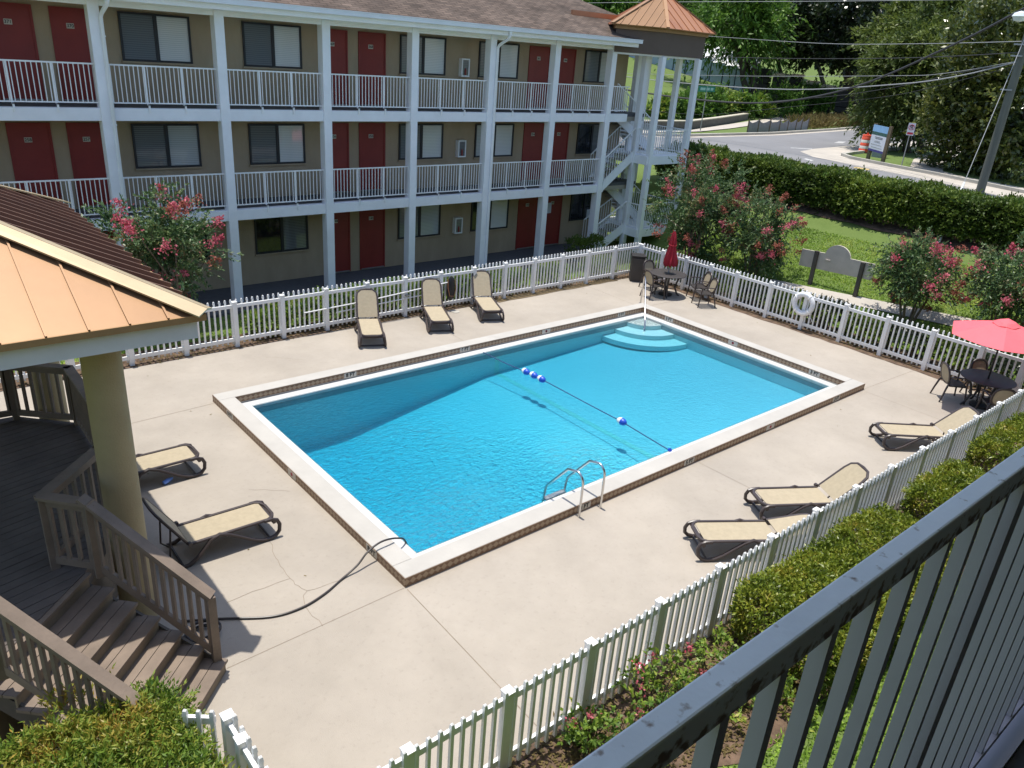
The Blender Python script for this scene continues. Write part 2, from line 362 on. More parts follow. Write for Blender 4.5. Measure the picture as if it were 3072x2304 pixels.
def sprays(start, dirs, tl, nl, spread=.75, droop=0.):
    T = len(start); t = rg.uniform(.1, 1, (T, nl, 1)); d = unit(dirs)[:, None, :]
    tl = np.asarray(tl).reshape(-1, 1, 1) * np.ones((T, 1, 1)) * rg.uniform(.6, 1.25, (T, 1, 1))
    pos = start[:, None, :] + d * t * tl; pos[..., 2] -= droop * (t[..., 0] ** 2) * tl[..., 0]
    ax = d + rg.normal(0, spread, (T, nl, 3)); ax[..., 2] -= droop * .8
    nr = rg.normal(0, .6, (T, nl, 3)) + np.array([0, 0, 1.])
    return pos.reshape(-1, 3), ax.reshape(-1, 3), nr.reshape(-1, 3)
def blob(c, r, K, T, clump=.3, inner=.55, flatbot=-.6, power=1.):
    # twig starts scattered through lumpy clumps of an ellipsoid crown
    c = np.array(c, float); r = np.array(r, float)
    d = unit(rg.normal(0, 1, (K, 3))); d[:, 2] = np.where(d[:, 2] < flatbot, rg.uniform(flatbot, .2, K), d[:, 2])
    cc = d * (rg.uniform(inner, 1, (K, 1)) ** power) * rg.uniform(.82, 1.08, (K, 1))
    k = rg.integers(0, K, T); s = cc[k] + rg.normal(0, clump, (T, 3)) * .5
    dirs = unit(s * .9 + rg.normal(0, .45, (T, 3)) + np.array([0, 0, .25])); return c + s * r, dirs, c + cc * r
def boxshell(x0, y0, z0, x1, y1, z1, T, soft=.12, top=.5):
    # starts on the sides and top of a clipped, slightly wavy block
    P = np.empty((T, 3)); D = np.zeros((T, 3)); u = rg.random((T, 3))
    P[:] = np.array([x0, y0, z0]) + u * np.array([x1 - x0, y1 - y0, z1 - z0])
    a = (y1 - y0) * (z1 - z0); b = (x1 - x0) * (z1 - z0); w_ = np.array([top, .5 * (1 - top) * a / (a + b), .5 * (1 - top) * a / (a + b), .5 * (1 - top) * b / (a + b), .5 * (1 - top) * b / (a + b)])
    k = rg.choice(5, T, p=w_ / w_.sum())
    for i, (ax, vv, sg) in enumerate(((2, z1, 1), (0, x0, -1), (0, x1, 1), (1, y0, -1), (1, y1, 1))):
        q = k == i; P[q, ax] = vv; D[q, ax] = sg
    wav = np.sin(P[:, 0] * 2.3 + P[:, 1] * 1.7) * .5 + np.sin(P[:, 0] * 5.1 - P[:, 1] * 4.3 + P[:, 2] * 3) * .5
    ctr = np.array([(x0 + x1) / 2, (y0 + y1) / 2, (z0 + z1) / 2])
    P += D * (wav[:, None] * soft - np.abs(rg.normal(0, soft * .8, (T, 1))))
    e = np.abs((P - ctr) / (np.array([x1 - x0, y1 - y0, z1 - z0]) / 2)); ed = np.sort(e, 1)[:, 1]
    P += (ctr - P) * (np.clip(ed - .8, 0, 1) * .35)[:, None]        # rounded shoulders
    return P, unit(D + rg.normal(0, .5, (T, 3)) + np.array([0, 0, .35]))
def trunk(mb, base, top, r0, r1, wob=.1, n=7, seg=6):
    b0 = np.array(base, float); t0 = np.array(top, float); pts = []; rs = []
    for i in range(seg + 1):
        f = i / seg; p = b0 + (t0 - b0) * f + (rg.normal(0, wob, 3) * (0 < i < seg)); pts.append(tuple(p)); rs.append(r0 + (r1 - r0) * f)
    mb.tube(pts, rs, n); return pts
def P3(xd, yd, D):      # the point seen at (xd, yd) of a 2212-wide print, D metres away over the ground
    v = (r2 * ((xd - 1106) / 1664.4) + u2 * (-(yd - 829.5) / 1664.4) + fw); t = D / math.hypot(v.x, v.y)
    return (CAM[0] + v.x * t, CAM[1] + v.y * t, CAM[2] + v.z * t)
# ------------------------------------------------------------------ ground, paving, street
def Z3(xd, yd, z):
    v = (r2 * ((xd - 1106) / 1664.4) + u2 * (-(yd - 829.5) / 1664.4) + fw); t = (z - CAM[2]) / v.z
    return (CAM[0] + v.x * t, CAM[1] + v.y * t)
def T3(x, y, z=3.0): return Z3(1474.7 + x / 3.0, y / 3.0, z)
xs = np.concatenate([np.arange(-60, -8, 4), np.arange(-8, 30, .5), np.arange(30, 80, 2), np.arange(80, 420, 12)])
ys = np.concatenate([np.arange(-90, -10, 8), np.arange(-10, 16, .5), np.arange(16, 70, 2), np.arange(70, 400, 12)])
X, Y = np.meshgrid(xs, ys, indexing='ij'); Zg = hgt(X, Y); nx, ny = len(xs), len(ys)
g = MB(); g.v = [tuple(p) for p in np.stack([X, Y, Zg], -1).reshape(-1, 3)]
for i in range(nx - 1):
    for j in range(ny - 1):
        cx = (xs[i] + xs[i + 1]) / 2; cy = (ys[j] + ys[j + 1]) / 2
        if -2.5 < cx < 15 and -2 < cy < 9: continue
        a = i * ny + j; g.f.append((a, a + ny, a + ny + 1, a + 1)); g.mi.append(0)
struct('ground', g, 'lawn', True)
def sheet(name, poly, m, dz, step=.6):       # a strip draped on the ground: poly = left and right edge polylines
    a, b = poly; mb = MB(); n = len(a); c = []
    for (p, q) in zip(a, b):
        k = 4; c.append([(p[0] + (q[0] - p[0]) * t / k, p[1] + (q[1] - p[1]) * t / k) for t in range(k + 1)])
    for row in c:
        for (x, y) in row: mb.v.append((x, y, float(hgt(x, y)) + dz))
    for i in range(n - 1):
        for t in range(4): q = i * 5 + t; mb.f.append((q, q + 1, q + 6, q + 5)); mb.mi.append(0)
    return struct(name, mb, m)
def lerp_line(p, q, n): return [(p[0] + (q[0] - p[0]) * i / n, p[1] + (q[1] - p[1]) * i / n) for i in range(n + 1)]
def wob(pts, a): return [(x + rnd.uniform(-a, a), y + rnd.uniform(-a, a)) for x, y in pts]
# pool deck with the pool cut out
L, W = 13.2013, 7.1879
dk = MB()
x0, x1, y0, y1 = -7.5, 15.83, -3.04, 9.74
def dquad(a, b, c, d):
    mb = dk; n = max(1, int((c - a) / 1.5)); m_ = max(1, int((d - b) / 1.5))
    mb.box(a, b, -.12, c, d, 0)
dquad(x0, W - .02, x1, y1); dquad(-3.1, y0, x1, .02); dquad(-7.5, .02, .02, W - .02); dquad(L - .02, .02, x1, W - .02); dquad(-7.5, -1.6, -3.1, .02)
struct('pool_deck', dk, 'deck_concrete')
# saw-cut joints and cracks: thin dark grooves laid on the slab
jt = MB()
def groove(pts, wd):
    for p, q in zip(pts[:-1], pts[1:]):
        d = Vector((q[0] - p[0], q[1] - p[1], 0)); 
        if d.length < 1e-6: continue
        s = Vector((-d.y, d.x, 0)).normalized() * wd / 2
        jt.face([(p[0] - s.x, p[1] - s.y, .003), (q[0] - s.x, q[1] - s.y, .003), (q[0] + s.x, q[1] + s.y, .003), (p[0] + s.x, p[1] + s.y, .003)])
def crack(pts, wd):
    o = []
    for p, q in zip(pts[:-1], pts[1:]):
        for i in range(5): o.append((p[0] + (q[0] - p[0]) * i / 5 + rnd.uniform(-.025, .025), p[1] + (q[1] - p[1]) * i / 5 + rnd.uniform(-.025, .025)))
    o.append(pts[-1]); groove(o, wd)
for pts, wd in (([(0, -.06), (-.11, -3.0)], .011), ([(-.02, -.01), (-2.55, -.07)], .007), ([(-.02, 7.09), (-2.7, 6.96)], .008), ([(13.22, 0), (15.8, -.1)], .007), ([(6.6, -.05), (6.66, -3.0)], .006), ([(13.1, -.1), (13.05, -3)], .006), ([(6.6, 7.2), (6.65, 9.7)], .006), ([(13.2, 7.2), (13.3, 9.7)], .006), ([(13.2, 7.19), (15.8, 7.1)], .007)): groove(pts, wd)
for pts, wd in (([(-1.07, 2.05), (-1.15, 1.64), (-1.23, 1.08), (-1.14, .7), (-.64, .64)], .006), ([(-1.14, .7), (-1.29, .54), (-1.29, -.06)], .006), ([(-1.23, 1.08), (-2.1, 1.07)], .006), ([(1.9, 8.9), (2.6, 8.3)], .004), ([(-.2, 3.2), (-.75, 3.6)], .004)): crack(pts, wd)
struct('pool_deck_joints', jt, 'crack')
# planting beds along the fences
sheet('mulch_bed_far', (wob(lerp_line((-8, 9.66), (16.4, 9.68), 60), .05), wob(lerp_line((-8, 10.9), (16.4, 10.9), 60), .15)), 'mulch', .016)
sheet('mulch_bed_right', (wob(lerp_line((15.72, 9.7), (15.72, -3.2), 40), .05), wob(lerp_line((17.15, 9.9), (17.15, -3.6), 40), .1)), 'mulch', .026)
sheet('mulch_bed_near', (wob(lerp_line((-2.9, -2.98), (15.9, -2.98), 50), .03), wob([(x, -3.5 - min(1.15, max(0, (x + 1.2) * .42))) for x in np.linspace(-2.9, 17, 51)], .1)), 'mulch', .012)
sheet('straw_patch', (wob(lerp_line((9.5, 9.64), (14.8, 9.66), 12), .03), wob(lerp_line((9.5, 9.95), (14.8, 10.0), 12), .06)), 'straw', .034)
sheet('lawn_path', (lerp_line((18.55, 6.3), (19.45, -1.5), 8), lerp_line((18.98, 6.4), (19.95, -1.5), 8)), 'concrete', .03)
sheet('hedge_bed', (wob(lerp_line((23.0, 12), (22.4, -12), 24), .08), lerp_line((24.6, 12), (24.0, -12), 24)), 'mulch', .03)
road = [(27, -60), (27, 16), (25.5, 20), (25.2, 60), (28, 60), (28.4, 27), (29.7, 24), (32, 22.75), (34.3, 22.5), (44, 22.9), (55, 24.6), (66, 26.8), (130, 42), (130, 31), (70, 20.2), (53, 16.7), (42.6, 15.95), (38.5, 15.45), (36.3, 14.9), (35.1, 13.6), (34.4, 11.5), (33.6, 8.5), (31.8, 3.5), (31.0, -3), (30.6, -60)]
rd = MB(); rd.face([(x, y, 2.988) for x, y in road]); struct('road', rd, 'asphalt')
def strip(mb, pts, w0, w1, z0, z1):      # raised strip along a polyline, from offset w0 to w1 to its left
    P = [Vector((x, y, 0)) for x, y in pts]; n = len(P); off0 = []; off1 = []
    for i in range(n):
        d = (P[min(i + 1, n - 1)] - P[max(i - 1, 0)]).normalized(); s = Vector((-d.y, d.x, 0)); off0.append(P[i] + s * w0); off1.append(P[i] + s * w1)
    for i in range(n - 1):
        a, b, c, d = off0[i], off0[i + 1], off1[i + 1], off1[i]; k = len(mb.v)
        mb.v += [(a.x, a.y, z0), (b.x, b.y, z0), (c.x, c.y, z0), (d.x, d.y, z0), (a.x, a.y, z1), (b.x, b.y, z1), (c.x, c.y, z1), (d.x, d.y, z1)]
        for q in ((4, 5, 6, 7), (0, 1, 5, 4), (2, 3, 7, 6), (0, 3, 2, 1)): mb.f.append(tuple(k + e for e in q)); mb.mi.append(mb.cur)
    return mb
farline = [(28.4, 27), (29.7, 24), (32, 22.75), (34.3, 22.5), (44, 22.9), (55, 24.6), (66, 26.8), (130, 42)]
isl = [(130, 31), (70, 20.2), (53, 16.7), (42.6, 15.95), (38.5, 15.45), (36.3, 14.9), (35.1, 13.6), (34.4, 11.5), (33.6, 8.5), (31.8, 3.5), (31.0, -3), (30.6, -60)]
kb = MB(); strip(kb, farline, 0, .22, 2.9, 3.13); struct('kerb_far', kb, 'kerb')
kb = MB(); strip(kb, isl, .9, 1.1, 2.9, 3.13); struct('kerb_corner', kb, 'kerb')
gt = MB(); strip(gt, isl, -1.2, .9, 2.9, 2.994); strip(gt, farline, -.45, 0, 2.9, 2.994); struct('gutter_strip', gt, 'concrete')
def hit(xd, yd, dmax=260):
    v = (r2 * ((xd - 1106) / 1664.4) + u2 * (-(yd - 829.5) / 1664.4) + fw); hl = math.hypot(v.x, v.y); D = 12
    while D < dmax:
        p = (CAM[0] + v.x / hl * D, CAM[1] + v.y / hl * D, CAM[2] + v.z / hl * D)
        if p[2] <= float(hgt(p[0], p[1])): return p
        D += .25
    return p
def hit3(x, y): p = hit(1474.7 + x / 3.0, y / 3.0); return (p[0], p[1])
swl = [(30, 24.0)] + [hit3(x, y) for x, y in ((110, 858), (300, 838), (480, 812), (680, 784), (900, 764), (1290, 730))]; swu = [(30, 25.6)] + [hit3(x, y) for x, y in ((60, 846), (270, 815), (450, 786), (650, 757), (880, 738), (1290, 716))]
def dense(pts, k=6): return [q for a, b in zip(pts[:-1], pts[1:]) for q in lerp_line(a, b, k)[:-1]] + [pts[-1]]
sheet('sidewalk_far', (dense(swl), dense(swu)), 'concrete', .05)
sw = MB(); strip(sw, [(36.2, 9.6), (35.0, 8.0), (33.6, 3.6), (32.9, -3), (32.4, -50)], -.7, .9, 2.8, 3.015); strip(sw, [(35.6, 9.0), (41, 11.2), (52, 14.0), (90, 21)], -.7, .8, 2.8, 3.012); struct('sidewalk_corner', sw, 'concrete')
yp = MB(); a = T3(1120, 1080); b = T3(1215, 1095); yp.prism([(a[0], a[1]), (b[0], b[1]), (b[0] - .6, b[1] - .2), (a[0] - .6, a[1] - .2)], 2.99, 3.0); struct('ramp_pad', yp, 'yellow_pad')
rm = MB()
for q in ([(980, 925), (1035, 928), (1060, 918), (1010, 915)], [(780, 1030), (800, 1025), (850, 1038), (835, 1043)], [(100, 936), (200, 940), (200, 944), (100, 940)], [(700, 955), (840, 962), (840, 966), (700, 959)]): rm.face([(*T3(*p), 2.993) for p in q])
struct('road_markings', rm, 'road_paint')
# ------------------------------------------------------------------ swimming pool
mat('marker_tile', (.55, .52, .46), .6, .08)
pool = thing('swimming_pool', 'rectangular blue swimming pool with a raised white curb and brown diamond tile band', 'pool', (0, 0, 0))
fl = [(.579, -1.36), (2.6, -1.30), (4.6, -.98), (6.6, -.68), (L - .579, -.46)]; ya, yb = .579, W - .579
sh = MB(); e = .006
for (a, za), (b, zb) in zip(fl[:-1], fl[1:]):
    a_ = a - e if a < .6 else a; b_ = b + e if b > 12 else b
    sh.face([(a_, ya - e, za - e), (b_, ya - e, zb - e), (b_, yb + e, zb - e), (a_, yb + e, za - e)])
    sh.face([(a_, ya - e, za - e), (a_, ya - e, .0), (b_, ya - e, .0), (b_, ya - e, zb - e)]); sh.face([(a_, yb + e, za - e), (b_, yb + e, zb - e), (b_, yb + e, .0), (a_, yb + e, .0)])
sh.face([(.579 - e, ya - e, -1.366), (.579 - e, yb + e, -1.366), (.579 - e, yb + e, 0), (.579 - e, ya - e, 0)]); q = L - .579 + e; sh.face([(q, ya - e, -.466), (q, ya - e, 0), (q, yb + e, 0), (q, yb + e, -.466)])
sh.build('basin', 'plaster', pool)
def ring(mb, o, i, z0, z1):
    mb.box(o, o, z0, L - o, i, z1); mb.box(o, W - i, z0, L - o, W - o, z1); mb.box(o, i, z0, i, W - i, z1); mb.box(L - i, i, z0, L - o, W - i, z1)
rc = MB(); ring(rc, 0, .33, -.1, .157); rc.build('raised_curb', 'coping', pool, bevel=.012)
lg = MB(); ring(lg, .331, .585, -.08, -.008); lg.build('ledge', 'ledge', pool, bevel=.008)
wl = MB(); ring(wl, .583, .588, -.2, -.082); wl.build('waterline_tile', 'util_box', pool)
tb = MB(); t = .004
def bandbox(z0, z1):
    tb.box(-t, -t, z0, L + t, 0, z1); tb.box(-t, W, z0, L + t, W + t, z1); tb.box(-t, 0, z0, 0, W, z1); tb.box(L, 0, z0, L + t, W, z1)
    i = .33; tb.box(i, i, z0, L - i, i + t, z1); tb.box(i, W - i - t, z0, L - i, W - i, z1); tb.box(i, i + t, z0, i + t, W - i - t, z1); tb.box(L - i - t, i + t, z0, L - i, W - i - t, z1)
bandbox(.021, .128); tb.build('tile_band', 'tile_band', pool)
tb = MB(); t = .007
tb.box(-t, -t, .128, L + t, 0, .15); tb.box(-t, 0, .128, 0, W, .15); tb.box(L, 0, .128, L + t, W, .15); tb.box(-t, -t, 0, L + t, 0, .021); tb.box(-t, 0, 0, 0, W, .021); tb.box(L, 0, 0, L + t, W, .021)
tb.box(.33, W - .33 - t, .128, L - .33, W - .33, .15); tb.box(L - .33 - t, .33, .128, L - .33, W - .33, .15)
tb.build('tile_border', 'tile_border', pool)
def marker(txt, x, y, rz, inner=False):
    mb = MB(); d = Vector((math.cos(rz), math.sin(rz), 0)); n_ = Vector((math.sin(rz), -math.cos(rz), 0)); zc = .078
    p = Vector((x, y, zc)) + n_ * .006; mb.beam(p - d * .15, p + d * .15, .006, .112); o = mb.build('depth_marker', 'marker_tile', pool)
    if txt: lettering(txt, .118, p + n_ * .0045 + Vector((0, 0, 0)), (R(90), 0, rz), o, 'ink', bold=.004)
    else:
        r_ = MB(); r_.lathe([(.034, 0), (.034, .003), (.026, .003), (.026, 0)], (0, 0, 0), 20); r = r_.build('no_diving_ring', 'sign_red', o); r.location = p + n_ * .004; r.rotation_euler = (R(90), 0, rz)
marker('8 FT', 3.53, 0, 0); marker('5 FT', 6.35, 0, 0); marker('3 FT', 11.85, 0, 0); marker('', 9.1, 0, 0)
marker('8 FT', 0, 6.28, -math.pi / 2); marker('8 FT', 0, .9, -math.pi / 2); marker('', 0, 3.55, -math.pi / 2)
marker('8 FT', 2.95, W - .33, 0); marker('6 FT', 6.15, W - .33, 0); marker('3 FT', 11.9, W - .33, 0); marker('', 8.9, W - .33, 0)
marker('3 FT', L - .33, 5.85, -math.pi / 2); marker('3 FT', L - .33, 1.15, -math.pi / 2); marker('', L - .33, 3.6, -math.pi / 2)
for r_, z in ((.72, -.075), (1.22, -.2), (1.72, -.33)):
    mb = MB(); cx, cy = L - .579, W - .579
    mb.prism([(cx, cy)] + [(cx - r_ * math.cos(a), cy - r_ * math.sin(a)) for a in np.linspace(0, math.pi / 2, 17)], -.47, z); mb.build('step', 'plaster', pool)
mb = MB()                                  # tan stripe across the slope break, up the far wall
def fz(x): return float(np.interp(x, [f[0] for f in fl], [f[1] for f in fl]))
mb.face([(6.95, ya, fz(6.95) + .001), (7.09, ya, fz(7.09) + .001), (7.09, yb, fz(7.09) + .001), (6.95, yb, fz(6.95) + .001)]); mb.face([(6.95, yb - .002, fz(6.95)), (7.09, yb - .002, fz(7.09)), (7.09, yb - .002, -.1), (6.95, yb - .002, -.1)])
mat('stripe', (.60, .74, .60), .8, .1, 8); mb.build('break_stripe', 'stripe', pool)
# water: a closed body that absorbs red, its top thin and rippled
m = bpy.data.materials.new('water'); m.use_nodes = True; M['water'] = m
n, l = nodes('water'); n.remove(n['Principled BSDF']); out = n['Material Output']
tr = n.new('ShaderNodeBsdfTransparent'); gl = n.new('ShaderNodeBsdfGlossy'); gl.inputs['Roughness'].default_value = .02
fr = n.new('ShaderNodeFresnel'); fr.inputs['IOR'].default_value = 1.33
ge = n.new('ShaderNodeNewGeometry'); sp = n.new('ShaderNodeSeparateXYZ'); l.new(ge.outputs['True Normal'], sp.inputs[0])
gt_ = n.new('ShaderNodeMath'); gt_.operation = 'GREATER_THAN'; gt_.inputs[1].default_value = .5; l.new(sp.outputs[2], gt_.inputs[0])
bf = n.new('ShaderNodeMath'); bf.operation = 'SUBTRACT'; bf.inputs[0].default_value = 1; l.new(ge.outputs['Backfacing'], bf.inputs[1])
tc = n.new('ShaderNodeTexCoord'); mpn = n.new('ShaderNodeMapping'); mpn.inputs['Scale'].default_value = (1, 1.5, 1); mpn.inputs['Rotation'].default_value = (0, 0, R(25)); l.new(tc.outputs['Object'], mpn.inputs[0])
na = n.new('ShaderNodeTexNoise'); na.inputs['Scale'].default_value = 7.5; na.inputs['Detail'].default_value = 4; na.inputs['Distortion'].default_value = .8; l.new(mpn.outputs[0], na.inputs[0])
xs_ = n.new('ShaderNodeSeparateXYZ'); l.new(tc.outputs['Object'], xs_.inputs[0])
nb = n.new('ShaderNodeTexNoise'); nb.inputs['Scale'].default_value = .45; nb.inputs['Detail'].default_value = 2; l.new(tc.outputs['Object'], nb.inputs[0])
xa = n.new('ShaderNodeMath'); xa.operation = 'MULTIPLY_ADD'; xa.inputs[1].default_value = 5; l.new(nb.outputs[0], xa.inputs[0]); l.new(xs_.outputs[0], xa.inputs[2])
ya_ = n.new('ShaderNodeMath'); ya_.operation = 'MULTIPLY_ADD'; ya_.inputs[1].default_value = .8; l.new(xs_.outputs[1], ya_.inputs[0]); l.new(xa.outputs[0], ya_.inputs[2])
am = n.new('ShaderNodeMapRange'); am.inputs[1].default_value = 4.5; am.inputs[2].default_value = 11; am.inputs[3].default_value = 1; am.inputs[4].default_value = .10; l.new(ya_.outputs[0], am.inputs[0])
bp = n.new('ShaderNodeBump'); bp.inputs['Distance'].default_value = .2; l.new(am.outputs[0], bp.inputs['Strength']); l.new(na.outputs[0], bp.inputs['Height'])
l.new(bp.outputs[0], gl.inputs['Normal']); l.new(bp.outputs[0], fr.inputs['Normal'])
lw = n.new('ShaderNodeLayerWeight'); lw.inputs[0].default_value = .5; l.new(bp.outputs[0], lw.inputs['Normal'])
cr = n.new('ShaderNodeValToRGB'); ee = cr.color_ramp.elements; ee[0].position = .36; ee[0].color = (1, 1, 1, 1); ee[1].position = .66; ee[1].color = (.58, .72, .81, 1); l.new(lw.outputs['Facing'], cr.inputs[0])  # tint by wave slope paints refracted ripple light into the surface colour
mxc = n.new('ShaderNodeMix'); mxc.data_type = 'RGBA'; l.new(gt_.outputs[0], mxc.inputs[0]); mxc.inputs[6].default_value = (1, 1, 1, 1); l.new(cr.outputs[0], mxc.inputs[7]); l.new(mxc.outputs[2], tr.inputs[0])
f1 = n.new('ShaderNodeMath'); f1.operation = 'MULTIPLY'; l.new(fr.outputs[0], f1.inputs[0]); l.new(gt_.outputs[0], f1.inputs[1])
f2 = n.new('ShaderNodeMath'); f2.operation = 'MULTIPLY'; l.new(f1.outputs[0], f2.inputs[0]); l.new(bf.outputs[0], f2.inputs[1])
ms = n.new('ShaderNodeMixShader'); l.new(f2.outputs[0], ms.inputs[0]); l.new(tr.outputs[0], ms.inputs[1]); l.new(gl.outputs[0], ms.inputs[2]); l.new(ms.outputs[0], out.inputs['Surface'])
va = n.new('ShaderNodeVolumeAbsorption'); va.inputs['Color'].default_value = (0, .845, .965, 1); va.inputs['Density'].default_value = 1.08; vsn = n.new('ShaderNodeVolumeScatter'); vsn.inputs['Color'].default_value = (.15, .85, 1, 1); vsn.inputs['Density'].default_value = .14; vad = n.new('ShaderNodeAddShader'); l.new(va.outputs[0], vad.inputs[0]); l.new(vsn.outputs[0], vad.inputs[1]); l.new(vad.outputs[0], out.inputs['Volume'])
mb = MB(); prof = [(a, z) for a, z in fl]; zt = -.075; k = len(prof)
for y in (ya + .002, yb - .002): mb.v += [(a, y, z + .002) for a, z in prof] + [(prof[-1][0], y, zt), (prof[0][0], y, zt)]
q = k + 2; mb.f.append(tuple(range(q))); mb.f.append(tuple(range(2 * q - 1, q - 1, -1))); mb.mi += [0, 0]
for i in range(q): j = (i + 1) % q; mb.f.append((i, q + i, q + j, j)); mb.mi.append(0)
wo = struct('pool_water', mb, 'water')
import bmesh as _bm
bm_ = _bm.new(); bm_.from_mesh(wo.data); _bm.ops.recalc_face_normals(bm_, faces=bm_.faces); bm_.to_mesh(wo.data); bm_.free()
# rope with floats
rope = thing('float_rope', 'dark rope with blue and white floats stretched across the pool', 'rope', (6.6, 3.6, -.02))
pr = [(6.55, W - .58, .0), (6.62, 5.9, -.03), (6.70, 5.0, -.025), (6.72, 4.4, -.025), (6.70, 3.2, -.03), (6.68, 2.0, -.025), (6.6, 1.3, -.02), (6.5, .58, .0)]
MB().tube(pr, .011, 6).build('line', 'rope', rope)
for (x, y) in ((6.70, 5.15), (6.715, 4.88), (6.72, 4.61), (6.68, 2.02)):
    f = MB(); f.tube([(x, y + .13 * math.cos(a), -.02) for a in np.linspace(0, math.pi, 9)], [max(.004, .082 * math.sin(a)) for a in np.linspace(0, math.pi, 9)], 14)
    for i, fc in enumerate(f.f):
        yy = sum(f.v[v_][1] for v_ in fc) / len(fc); f.mi[i] = 0 if yy < y + .012 else 1
    f.build('float', ['float_blue', 'float_white'], rope, True)
MB().tube([(6.5, .6, .0), (6.5, .56, .02)], .04, 8).build('hook', 'float_blue', rope)
# ladder
lad = thing('pool_ladder', 'stainless steel pool ladder with two arched handrails beside the 8 FT marker', 'ladder', (3.56, 0, 0))
for x in (3.314, 3.819):
    pts = [(x, -.11, 0), (x, -.11, .62)] + [(x, -.11 + .16 * (1 - math.cos(a)), .62 + .16 * math.sin(a) * 1.1) for a in np.linspace(.3, math.pi / 2, 6)] + [(x, .25, .74), (x, .64, .28), (x, .71, .2), (x, .74, .08), (x, .76, -.1), (x, .77, -.9)]
    MB().tube(pts, .021, 10).build('handrail', 'steel', lad, True)
for z in (-.12, -.38, -.64): MB().box(3.335, .70, z, 3.80, .80, z + .03).build('tread', 'galv', lad)
hr = thing('step_handrail', 'tall chrome grab rail over the corner pool steps', 'handrail', (13.45, 7.45, 0))
MB().tube([(13.5, 7.5, 0), (13.44, 7.44, .8), (13.38, 7.38, .92), (13.28, 7.28, .95), (13.1, 7.1, .86), (12.2, 6.2, .12), (12.05, 6.05, -.02), (12.0, 6.0, -.3)], .024, 10).build('rail', 'steel', hr, True)
MB().lathe([(.05, 0), (.05, .012), (.03, .02)], (13.5, 7.5, 0), 14).build('base_collar', 'steel', hr)
# ------------------------------------------------------------------ picket fences
PAN = {}
def fence_panel(w, parent):
    key = round(w, 3); np_ = max(1, round(w / .132))
    mb = MB(); mb.box(.05, -.02, .13, w - .05, .02, .215); mb.box(.05, -.02, .965, w - .05, .02, 1.045)
    for i in range(np_):
        x = (i + .5) * w / np_; h = .0185; y0 = .021; y1 = y0 + .037
        mb.box(x - h, y0, .06, x + h, y1, 1.10); hh = .023; k = len(mb.v); c = (y0 + y1) / 2
        mb.v += [(x - hh, c - hh, 1.10), (x + hh, c - hh, 1.10), (x + hh, c + hh, 1.10), (x - hh, c + hh, 1.10), (x - .016, c - .016, 1.155), (x + .016, c - .016, 1.155), (x + .016, c + .016, 1.155), (x - .016, c + .016, 1.155), (x, c, 1.175)]
        for f in ((0, 1, 5, 4), (1, 2, 6, 5), (2, 3, 7, 6), (3, 0, 4, 7), (4, 5, 8), (5, 6, 8), (6, 7, 8), (7, 4, 8), (3, 2, 1, 0)): mb.f.append(tuple(k + e for e in f)); mb.mi.append(0)
    return mb
pp = MB(); pp.box(-.05, -.05, -.05, .05, .05, 1.10); POST = pp.build('post', 'white_vinyl'); pc = MB(); pc.box(-.058, -.058, 1.10, .058, .058, 1.118); k = len(pc.v); pc.v += [(-.058, -.058, 1.1185), (.058, -.058, 1.1185), (.058, .058, 1.1185), (-.058, .058, 1.1185), (0, 0, 1.14)]; pc.f += [(k, k + 1, k + 4), (k + 1, k + 2, k + 4), (k + 2, k + 3, k + 4), (k + 3, k, k + 4)]; pc.mi += [0] * 4
pcap = pc.build('cap', 'white_vinyl', POST)
def fence(name, label, pts, rot, posts=True):
    f = thing(name, label, 'fence', (pts[0][0], pts[0][1], 0)); f.rotation_euler = (0, 0, rot)
    dist = [math.hypot(p[0] - pts[0][0], p[1] - pts[0][1]) for p in pts]
    for i, s in enumerate(dist):
        if posts: part_copy(POST, f, (s, 0, 0))
        if i:
            w_ = s - dist[i - 1]; key = round(w_, 3)
            if key not in PAN: PAN[key] = fence_panel(w_, None).build('picket_panel', 'white_vinyl')
            part_copy(PAN[key], f, (dist[i - 1], 0, 0))
    return f
fx = [16.0 - 1.27 * k for k in range(3)] + [13.46 - 1.187 * k for k in range(1, 17)]; fx = sorted(fx)
fence('picket_fence', 'far white picket fence running between the pool deck and the motel', [(x, 9.9) for x in fx], 0)
ry = [9.9 - .09, 8.85, 7.85, 6.85, 5.85, 4.63, 3.42, 2.2, .99, -.22, -1.43, -2.4, -3.05]
fence('picket_fence', 'right white picket fence beside the lawn with a life ring on it', [(16.0, y) for y in ry], -math.pi / 2)
nxp = [15.9] + [15.9 - .08 - 1.187 * k for k in range(1, 17)]
fence('picket_fence', 'near white picket fence in front of the clipped green shrubs', [(x, -3.12) for x in nxp], math.pi)
fence('picket_fence', 'short white picket fence beside the orange tinted bush by the wooden steps', [(-3.13, -1.8), (-3.13, -2.13), (-3.13, -3.3)], -math.pi / 2)
fence('picket_fence', 'tiny white picket fence return at the foot of the wooden gazebo steps', [(-3.17, -1.72), (-3.46, -1.49)], math.atan2(.23, -.29), False)
for o in [POST] + list(PAN.values()):
    for ch in kids(o): bpy.data.objects.remove(ch)
    bpy.data.objects.remove(o)
